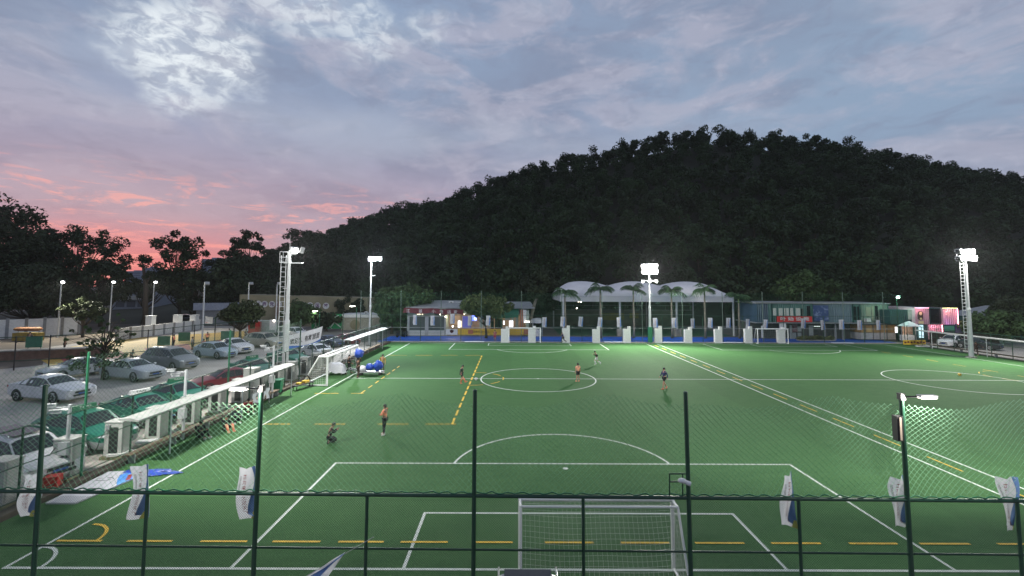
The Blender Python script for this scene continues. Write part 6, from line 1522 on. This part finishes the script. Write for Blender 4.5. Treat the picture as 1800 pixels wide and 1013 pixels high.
def person(pose, label, loc, rz, shirt, bottoms, long_sleeve=True, long_legs=False, socks=None, shoes=None, scale=.97, group=None, hair=True, name='person'):
    J = {k: Vector(v_) for k, v_ in POSE[pose].items()}
    t = thing(name, label, 'person', loc, rz, group); t.scale = (scale,)*3
    hd = (J['head']-J['neck']).normalized(); fw = Vector((1, 0, 0)); fw = (fw-hd*fw.dot(hd)).normalized()
    J['jaw'] = J['neck'].lerp(J['head'], .45); J['crown'] = J['head']+hd*.095
    for s in 'LR':
        J['cf'+s] = J['kn'+s].lerp(J['an'+s], .32); d = (J['wr'+s]-J['el'+s]).normalized(); J['palm'+s] = J['wr'+s]+d*.075
        sh = (J['an'+s]-J['kn'+s]).normalized(); f_ = (fw-sh*fw.dot(sh))
        f_ = f_.normalized() if f_.length > .2 else fw
        J['toe'+s] = J['an'+s]+f_*.17+(Vector((0, 0, -.05)) if J['an'+s].z < .2 else sh*.02)
    rad = dict(hip=(.125, .10), spine=(.115, .09), chest=(.135, .10), neck=.055, jaw=(.062, .065), head=(.082, .092), crown=.058, shL=.062, shR=.062, elL=.043, elR=.043, wrL=.030, wrR=.030, palmL=(.042, .020), palmR=(.042, .020), hpL=.088, hpR=.088, knL=.056, knR=.056, cfL=.054, cfR=.054, anL=.038, anR=.038, toeL=.034, toeR=.034)
    me = skin_mesh('body', {k: (J[k], rad[k]) for k in ['hip']+[q for q in rad if q != 'hip']}, ED, M_skin)
    # face features and fingers join the one body mesh
    bm = bmesh.new(); bm.from_mesh(me)
    extra = MB(); hc = J['head']; side = hd.cross(fw)
    extra.ell(hc+fw*.088-hd*.012, (.016, .013, .02), 6, 5)
    for s in (-1, 1): extra.ell(hc+side*s*.082-hd*.005, (.018, .010, .028), 6, 5)
    for s, nm in ((1, 'L'), (-1, 'R')):
        d = (J['palm'+nm]-J['wr'+nm]).normalized(); u = d.orthogonal().normalized(); w = d.cross(u)
        for k in range(4):
            p0 = J['palm'+nm]+u*(.026-.0175*k); l = (.07, .08, .075, .058)[k]
            extra.tube([p0, p0+d*l*.55+w*.008, p0+d*l*.9+w*.03], [.0095, .009, .007], 5)
        p0 = J['wr'+nm]+d*.03+u*.03; extra.tube([p0, p0+d*.035+u*.025, p0+d*.06+u*.028], [.011, .010, .008], 5)
    m2 = extra.mesh('tmp', M_skin); bm.from_mesh(m2); bm.to_mesh(me); bm.free(); bpy.data.meshes.remove(m2)
    me.polygons.foreach_set('use_smooth', [True]*len(me.polygons))
    body = link('body', me, t)
    b = MB()
    for s in (-1, 1): b.ell(hc+fw*.083+side*s*.034+hd*.012, (.010, .012, .008), 6, 4)
    b.build('eyes', M_ink, body); b = MB(); b.ell(hc+fw*.082-hd*.047, (.010, .026, .007), 6, 4); b.build('mouth', mat('lips', (.25, .09, .08), .6), body)
    g = 1.13
    P_ = {'hip': (J['hip']+Vector((0, 0, .0)), (.142, .118)), 'spine': (J['spine'], (.138, .112)), 'chest': (J['chest'], (.152, .118)), 'nk': (J['chest'].lerp(J['neck'], .72), .072)}
    E_ = [('hip', 'spine'), ('spine', 'chest'), ('chest', 'nk')]
    for s in 'LR':
        P_['sh'+s] = (J['sh'+s], .076); e_ = J['el'+s] if long_sleeve else J['sh'+s].lerp(J['el'+s], .62)
        P_['el'+s] = (e_, .056 if long_sleeve else .066); E_ += [('chest', 'sh'+s), ('sh'+s, 'el'+s)]
        if long_sleeve: P_['wr'+s] = (J['el'+s].lerp(J['wr'+s], .94), .042); E_.append(('el'+s, 'wr'+s))
    link('shirt', skin_mesh('shirt', P_, E_, shirt), t)
    P_ = {'hip': (J['hip']-Vector((0, 0, .01)), (.135, .112))}; E_ = []
    for s in 'LR':
        P_['hp'+s] = (J['hp'+s], .105); e_ = J['kn'+s] if long_legs else J['hp'+s].lerp(J['kn'+s], .78); P_['kn'+s] = (e_, .070 if long_legs else .092)
        E_ += [('hip', 'hp'+s), ('hp'+s, 'kn'+s)]
        if long_legs: P_['an'+s] = (J['kn'+s].lerp(J['an'+s], .92), .055); E_.append(('kn'+s, 'an'+s))
    link('trousers' if long_legs else 'shorts', skin_mesh('shorts', P_, E_, bottoms), t)
    for s in 'LR':
        if socks: b = MB(); b.tube([J['kn'+s].lerp(J['an'+s], .12), J['cf'+s], J['an'+s]], [.066, .064, .048], 8); b.build('sock', socks, t)
        if shoes:
            d = (J['toe'+s]-J['an'+s]).normalized(); b = MB(); q = d.to_track_quat('X', 'Z').to_matrix(); c = J['an'+s]+d*.055+Vector((0, 0, -.035 if J['an'+s].z < .2 else 0)); b.ell(c, (.15, .052, .052), 10, 6, rot=q); b.build('shoe', shoes, t)
    if hair:
        b = MB(); q = Matrix((fw, side, hd)).transposed()
        b.ell(hc+hd*.040-fw*.014, (.100, .095, .090), 12, 8, rot=q); b.ell(hc-hd*.01-fw*.042, (.070, .088, .075), 12, 8, rot=q); b.build('hair', M_hair, t)
    return t
Cor = mat('orange_jersey', (.95, .34, .20), .8, var=.08); Cpe = mat('peach_jersey', (.75, .36, .22), .8, var=.08); Cbk = mat('black_kit', (.010, .011, .013), .8); Cdg = mat('dark_green_kit', (.012, .028, .018), .8)
Cnv = mat('navy_kit', (.012, .018, .075), .8); Cwh = mat('white_kit', (.55, .57, .56), .8); Cso = mat('orange_sock', (.60, .18, .10), .8); Cye = mat('ochre_jacket', (.32, .22, .05), .8); Ckh = mat('khaki_trousers', (.09, .085, .05), .85); Cbr = mat('dark_brown_coat', (.035, .02, .016), .85); Cmg = mat('magenta_kit', (.30, .03, .09), .8); Cgr = mat('grey_kit', (.12, .13, .14), .8)
def pp(px, py, dz=0): q = P(px, py); return (q.x, q.y, dz)
FG = 'players training on the pitch'
person('folded', 'person in orange top with folded arms and white shoes, left of centre', pp(676, 765), R(165), Cor, Cbk, True, True, None, Cwh, .95, FG)
person('kneel', 'person in black kneeling on the turf holding up a phone', pp(580, 779), R(20), Cbk, Cbk, True, True, None, Cbk, .93)
person('kick', 'person in dark top striking the ball left of the centre circle', pp(811, 675), R(-15), Cdg, Cbk, True, False, Cso, Cso, .92, FG)
person('stand', 'person in peach shirt standing inside the centre circle', pp(1016, 671), R(115), Cpe, Cbk, False, False, None, Cpe, .90, FG)
person('run', 'person in black top and white shorts running near the far box', pp(1049, 643), R(170), Cdg, Cwh, True, False, Cwh, Cwh, .88, FG)
person('walk', 'person in navy top walking on the halfway line right of the circle', pp(1168, 684), R(200), Cnv, Cbk, True, False, None, Cso, .97, FG)
person('run', 'person in dark kit running in the far goal area', pp(990, 604), R(150), Cnv, Cbk, True, True, None, Cbk, .95, FG)
person('walk', 'person in black walking inside the left goal', pp(613, 657), R(20), Cbk, Cbk, True, True, None, Cbk, 1.0)
person('carry', 'person in dark brown carrying a blue bundle on the head', pp(629, 664), R(60), Cbr, Cbr, True, True, None, Cbk, 1.0)
person('stand', 'person in ochre jacket standing beside the blue loaded trolley', pp(672, 656), R(-80), Cye, Ckh, True, True, None, Cwh, 1.0)
person('sit', 'person in dark kit with orange socks sitting by the shelter', pp(398, 758), R(-35), Cbk, Cbk, True, False, Cso, Cso, .97, 'resting players by the shelter')
person('sit', 'person with red shirt sitting against the cabinets beyond the orange socks', pp(436, 726), R(-45), mat('red_shirt', (.30, .02, .03), .8), Cbk, False, False, None, Cwh, .97, 'resting players by the shelter')
person('sit', 'person in grey top sitting below the hung white bibs', pp(416, 742), R(-55), Cgr, Cbk, True, True, None, Cwh, .95, 'resting players by the shelter')
person('sit', 'person in black sitting on the turf at the shelter near end', pp(352, 770), R(-25), Cbk, Cbk, True, True, None, Cwh, .97, 'resting players by the shelter')
person('stand', 'person in magenta kit standing at the back fence beside a white stack', pp(870, 601), R(-90), Cmg, Cmg, False, False, None, Cbk, 1.0)
CG = 'people round the ball court'
for i, (px, py, po_, sh, bo, lb) in enumerate(((231, 636, 'chair', Cdg, Cbk, 'person in green sitting at the court fence left of the minivan'), (337, 617, 'stand', Cwh, Cbk, 'person in white shirt standing on the court above the hatchback'), (357, 622, 'stand', mat('pink_shirt', (.45, .14, .16), .8), Cbk, 'person in pink shirt at the court fence by the hatchback'), (364, 606, 'walk', Cor, Cbk, 'person in orange walking on the court near the lime tree'), (404, 598, 'run', Cwh, Cbk, 'person in white running below the basketball board'), (305, 612, 'stand', Cor, Cbk, 'person in orange standing between the green panels'), (113, 618, 'stand', Cbk, Cbk, 'person in dark clothes standing beside the white wall end'), (50, 628, 'stand', Cbk, Cgr, 'person in black standing next to the leftmost green panel'), (432, 600, 'stand', Cnv, Cbk, 'person in navy standing at the lime tree trunk'))):
    q = P(px, py); person(po_, lb, (q.x, q.y, 1.06 if px == 50 else 0.01), R(40*i), sh, bo, False, po_ != 'run', None, Cwh, 1.0, CG)
q = P(1690, 612); person('kick', 'person leaning forward in dark clothes at the right hand shelter', (55.6, 55.4, 0), R(190), Cbr, Cbr, True, True, None, Cbk, 1.0)
# ================================================================== SMALL THINGS
def ball(px, py, r_, label, m=M_white):
    q = P(px, py); b = MB(); b.ell((0, 0, 0), (r_, r_, r_), 16, 10); o = b.build('football', m, None, (q.x, q.y, r_+.005)); tag(o, label, 'ball')
    b = MB()
    for d in ((0, 0, 1), (.8, .3, .4), (-.5, .7, .4), (-.3, -.85, .4), (.6, -.6, -.2), (.2, .9, -.3), (-.9, -.1, -.2)):
        d = Vector(d).normalized(); b.bar(d*(r_*.965), d*(r_*1.005), r_*.34, r_*.32, 5, smooth=False)
    b.build('dark_patch', M_ink, o)
ball(837, 669, .12, 'white football rolling just left of the centre circle')
ball(1687, 661, .13, 'yellow football lying on the second centre circle', mat('ball_yellow', (.60, .42, .06), .5))
for i, (px, py) in enumerate(((76, 922), (690, 922), (731, 923), )): pass
q = P(487, 692); t = thing('wheelie_bin', 'green wheeled litter bin on the turf edge near the left goal', 'bin', (q.x, q.y, 0), R(10))
b = MB(); b.add([(-.27, -.3, .1), (.27, -.3, .1), (.27, .3, .1), (-.27, .3, .1), (-.34, -.4, .98), (.34, -.4, .98), (.34, .4, .98), (-.34, .4, .98)], [(3, 2, 1, 0), (0, 1, 5, 4), (1, 2, 6, 5), (2, 3, 7, 6), (3, 0, 4, 7), (4, 5, 6, 7)]); b.build('body', mat('bin_green', (.012, .17, .08), .45, var=.1), t)
b = MB(); b.box((0, -.02, 1.02), (.76, .9, .07)); b.bar((-.3, .44, 1.0), (.3, .44, 1.0), .03, None, 6); b.build('lid', mat('bin_lid', (.008, .10, .05), .45), t)
for s in (-1, 1): b = MB(); b.bar((s*.24, .32, .11), (s*.32, .32, .11), .11, None, 12); b.build('wheel', M_rubber, t)
q = P(533, 683); t = thing('low_bench', 'low black bench with yellow patches near the left goal', 'bench', (q.x, q.y, 0), R(72))
b = MB(); b.box((0, 0, .36), (2.0, .45, .06)); b.build('seat', M_black, t); b = MB(); b.box((.35, .1, .47), (.5, .35, .16)); b.box((-.35, .1, .45), (.35, .3, .12)); b.build('folded_bibs', M_yellow, t)
b = MB(); b.tube([(.9, .2, 0), (.95, .25, .6), (.7, .25, .85), (.4, .25, .8)], .06, 6); b.build('armrest', M_black, t)
for sx in (-.85, .85):
    for sy in (-.16, .16): b = MB(); b.bar((sx, sy, 0), (sx, sy, .34), .03, None, 6); b.build('leg', M_black, t)
q = P(652, 659); t = thing('ball_trolley', 'low flat trolley piled with blue sacks on the sideline', 'trolley', (q.x, q.y, 0), R(5))
b = MB(); b.box((0, 0, .28), (2.3, .9, .06)); b.bar((-1.15, .3, .3), (-1.9, .3, .62), .025, None, 6); b.bar((-1.15, -.3, .3), (-1.9, -.3, .62), .025, None, 6); b.bar((-1.9, .3, .62), (-1.9, -.3, .62), .025, None, 6); b.build('deck', M_steel, t)
for sx in (-.85, .85):
    for sy in (-.42, .42): b = MB(); b.bar((sx, sy-.04, .13), (sx, sy+.04, .13), .13, None, 12); b.build('wheel', M_rubber, t)
def crumple(c, r_, seed):
    b = MB(); b.ell(c, r_, 18, 12); r = random.Random(seed); cx, cy, cz = c
    b.v = [(cx+(x-cx)*(1+.22*math.sin(9*x+4*z+seed)+r.uniform(-.07, .07)), cy+(y-cy)*(1+.2*math.sin(8*y+5*x+seed)+r.uniform(-.06, .06)), cz+(z-cz)*(1+.16*math.sin(7*z+6*x)+r.uniform(-.05, .05))) for x, y, z in b.v]; return b
tag(crumple((0, 0, 0), (.46, .36, .30), 2).build('sack', M_blue, None, (q.x-.1, q.y, .68)), 'lower crumpled blue sack on the flat trolley', 'sack', 'blue sacks')
tag(crumple((0, 0, 0), (.36, .32, .48), 5).build('sack', M_blue, None, (q.x+.65, q.y, .82)), 'taller crumpled blue sack at the trolley end by the ochre jacket', 'sack', 'blue sacks')
tag(crumple((0, 0, 0), (.40, .30, .26), 6).build('sack', M_clothw, None, (q.x-.8, q.y, .52)), 'small white sack at the handle end of the trolley', 'sack', None)
p = P(629, 664); tag(crumple((0, 0, 0), (.46, .42, .40), 8).build('sack', M_blue, None, (p.x+.06, p.y, 2.08)), 'round blue bundle carried on a head', 'sack', 'blue sacks')
# white cloth heaped on a rail inside the goal
q = P(592, 658); t = thing('covered_table', 'white sheet draped over a small table inside the left goal', 'table', (q.x, q.y, 0), R(-8))
b = MB(); n = 20; vs = []; fs = []
for i in range(n+1):
    for j in range(11):
        x = -.9+1.8*i/n; y = -.5+1.0*j/10; e = max(abs(x)-.62, 0)/.28; e2 = max(abs(y)-.34, 0)/.16
        vs.append((x*(1-.08*e), y, .98-.75*max(e, e2)**.8+.05*math.sin(x*6+y*4)-.06*math.sin(x*2.5)))
for i in range(n):
    for j in range(10): k = i*11+j; fs.append((k, k+1, k+12, k+11))
b.add(vs, fs, 0, True); b.build('cloth', M_clothw, t)
for sx in (-.6, .6):
    for sy in (-.3, .3): b = MB(); b.bar((sx, sy, 0), (sx*.98, sy, .92), .03, None, 6); b.build('leg', M_steel, t)
# white bibs hung on the fence
q = P(452, 716); t = thing('hung_bibs', 'white training bibs hung over the shelter bench rail', 'bibs', (FX+1.15, q.y, 0), R(90))
b = MB()
for k in range(4):
    vs = []; fs = []
    for i in range(6):
        for j in range(7): vs.append((-.9+.48*k+.42*i/5, .05*math.sin(j+k*2+i)-.02*k, 1.05+.06*math.sin(k*3)-(.60+.1*(k % 2))*j/6))
    for i in range(5):
        for j in range(6): a_ = i*7+j; fs.append((a_, a_+1, a_+8, a_+7))
    b.add(vs, fs, 0, True)
b.build('cloth', M_clothw, t); b = MB(); b.bar((-1.1, 0, 1.08), (1.1, 0, 1.08), .02, None, 6); b.bar((-1.1, 0, 0), (-1.1, 0, 1.1), .025, None, 6); b.bar((1.1, 0, 0), (1.1, 0, 1.1), .025, None, 6); b.build('rail', M_steel, t)
# bicycle by the cabinets
q = P(388, 740); t = thing('bicycle', 'thin old bicycle leaning by the cabinets near the shelter', 'bicycle', (FX+.75, q.y, 0), R(80))
for sx in (-.52, .52):
    b = MB(); b.tube([(sx+.33*math.cos(k*.3927), 0, .35+.33*math.sin(k*.3927)) for k in range(17)], .018, 5); w = b.build('wheel', M_rubber, t)
    b = MB(); [b.bar((sx, 0, .35), (sx+.32*math.cos(k*.785), 0, .35+.32*math.sin(k*.785)), .004, None, 3) for k in range(8)]; b.build('spokes', M_chrome, w)
b = MB()
for a_, c_ in (((-.52, .35), (-.12, .35)), ((-.12, .35), (.36, .78)), ((-.12, .35), (-.25, .82)), ((-.25, .78), (.36, .80)), ((-.52, .35), (-.25, .78)), ((.36, .80), (.52, .35))): b.bar((a_[0], 0, a_[1]), (c_[0], 0, c_[1]), .016, None, 6)
b.build('frame', M_steel, t); b = MB(); b.box((-.27, 0, .86), (.24, .12, .05)); b.build('saddle', M_black, t); b = MB(); b.bar((.36, -.25, .95), (.36, .25, .95), .014, None, 6); b.bar((.36, 0, .78), (.36, 0, .95), .014, None, 6); b.build('handlebar', M_black, t)
# printed board lying on the turf
A_ = P(80, 884, .06); B_ = P(132, 884, .06); C_ = P(271, 826, .06); D_ = P(191, 829, .06)
t = thing('lying_board', 'white board with blue printed end lying flat beside the side fence', 'board', A_)
o0 = A_; pts = [A_-o0, B_-o0, C_-o0, D_-o0]
b = MB(); b.add([tuple(p) for p in pts]+[(p.x, p.y, -.055) for p in pts], [(0, 1, 2, 3), (7, 6, 5, 4), (0, 4, 5, 1), (1, 5, 6, 2), (2, 6, 7, 3), (3, 7, 4, 0)]); bd = b.build('board', mat('board_white', (.40, .41, .44), .6, var=.1), t)
def bl(u, v, dz=.004): p = pts[0].lerp(pts[3], u).lerp(pts[1].lerp(pts[2], u), v); return (p.x, p.y, dz)
b = MB(); b.add([bl(.48, 1), bl(.98, 1), bl(.98, .62), bl(.86, .45), bl(.70, .62)], [(0, 1, 2, 3, 4)]); b.build('blue_print', mat('print_blue', (.02, .12, .50), .6, scale=2.5, col2=(.10, .30, .55)), bd)
b = MB(); b.add([bl(.62, .95, .008), bl(.84, .66, .008), bl(.86, .72, .008), bl(.68, .97, .008)], [(0, 1, 2, 3)]); b.build('red_streak', M_redink, bd)
b = MB()
for k in range(4): u0 = .28+.035*k; b.add([bl(u0, .40, .008), bl(u0+.024, .40, .008), bl(u0+.024, .66, .008), bl(u0, .66, .008)], [(0, 1, 2, 3)])
for k in range(14): 
    a_ = k*.4; a2 = a_+.4; f_ = lambda a: (.70+.05*math.cos(a), .30+.20*math.sin(a)); u0, v0 = f_(a_); u1, v1 = f_(a2); b.add([bl(u0, v0, .008), bl(u1, v1, .008), bl(u1+.012, v1, .008), bl(u0+.012, v0, .008)], [(0, 1, 2, 3)])
b.build('dark_print', M_ink, bd)
t = thing('blue_sheet', 'crumpled blue plastic sheet on the turf behind the printed board', 'sheet', P(262, 832))
b = crumple((0, 0, .03), (1.2, .35, .06), 3); b.build('sheet', M_blue, t)
# motor scooters by the back corner
for i, (px, lb) in enumerate(((703, 'dark motor scooter at the back corner left of the shutters'), (712, 'second dark motor scooter touching the shutter frame'))):
    q = at(px, 590, 73); t = thing('scooter', lb, 'scooter', (q.x, 73+.3*i, 0), R(60+25*i), 'scooters at the back corner')
    for sx in (-.6, .6): b = MB(); b.bar((sx, -.06, .25), (sx, .06, .25), .25, None, 14); b.build('wheel', M_rubber, t)
    b = MB(); b.ell((-.35, 0, .55), (.5, .17, .22), 10, 6); b.box((.15, 0, .32), (.6, .3, .08)); b.bar((.6, 0, .3), (.42, 0, 1.05), .06, None, 6); b.ell((.5, 0, .7), (.1, .2, .3), 8, 6); b.build('body', Pb, t)
    b = MB(); b.box((-.4, 0, .78), (.75, .26, .1)); b.build('seat', M_black, t); b = MB(); b.bar((.42, -.32, 1.08), (.42, .32, 1.08), .02, None, 6); b.build('handlebar', M_black, t)


# ================================================================== HAZE
b = MB(); gbox(b, -430, 430, -45, 760, -1.2, 135)
m = bpy.data.materials.new('haze_air'); m.use_nodes = True; nt = m.node_tree; nt.nodes.clear()
o_ = nt.nodes.new('ShaderNodeOutputMaterial'); v_ = nt.nodes.new('ShaderNodeVolumePrincipled')
v_.inputs['Color'].default_value = (.82, .86, .92, 1); v_.inputs['Density'].default_value = .00009; v_.inputs['Anisotropy'].default_value = .4
nt.links.new(v_.outputs[0], o_.inputs['Volume']); tag(b.build('haze', m), kind='stuff')
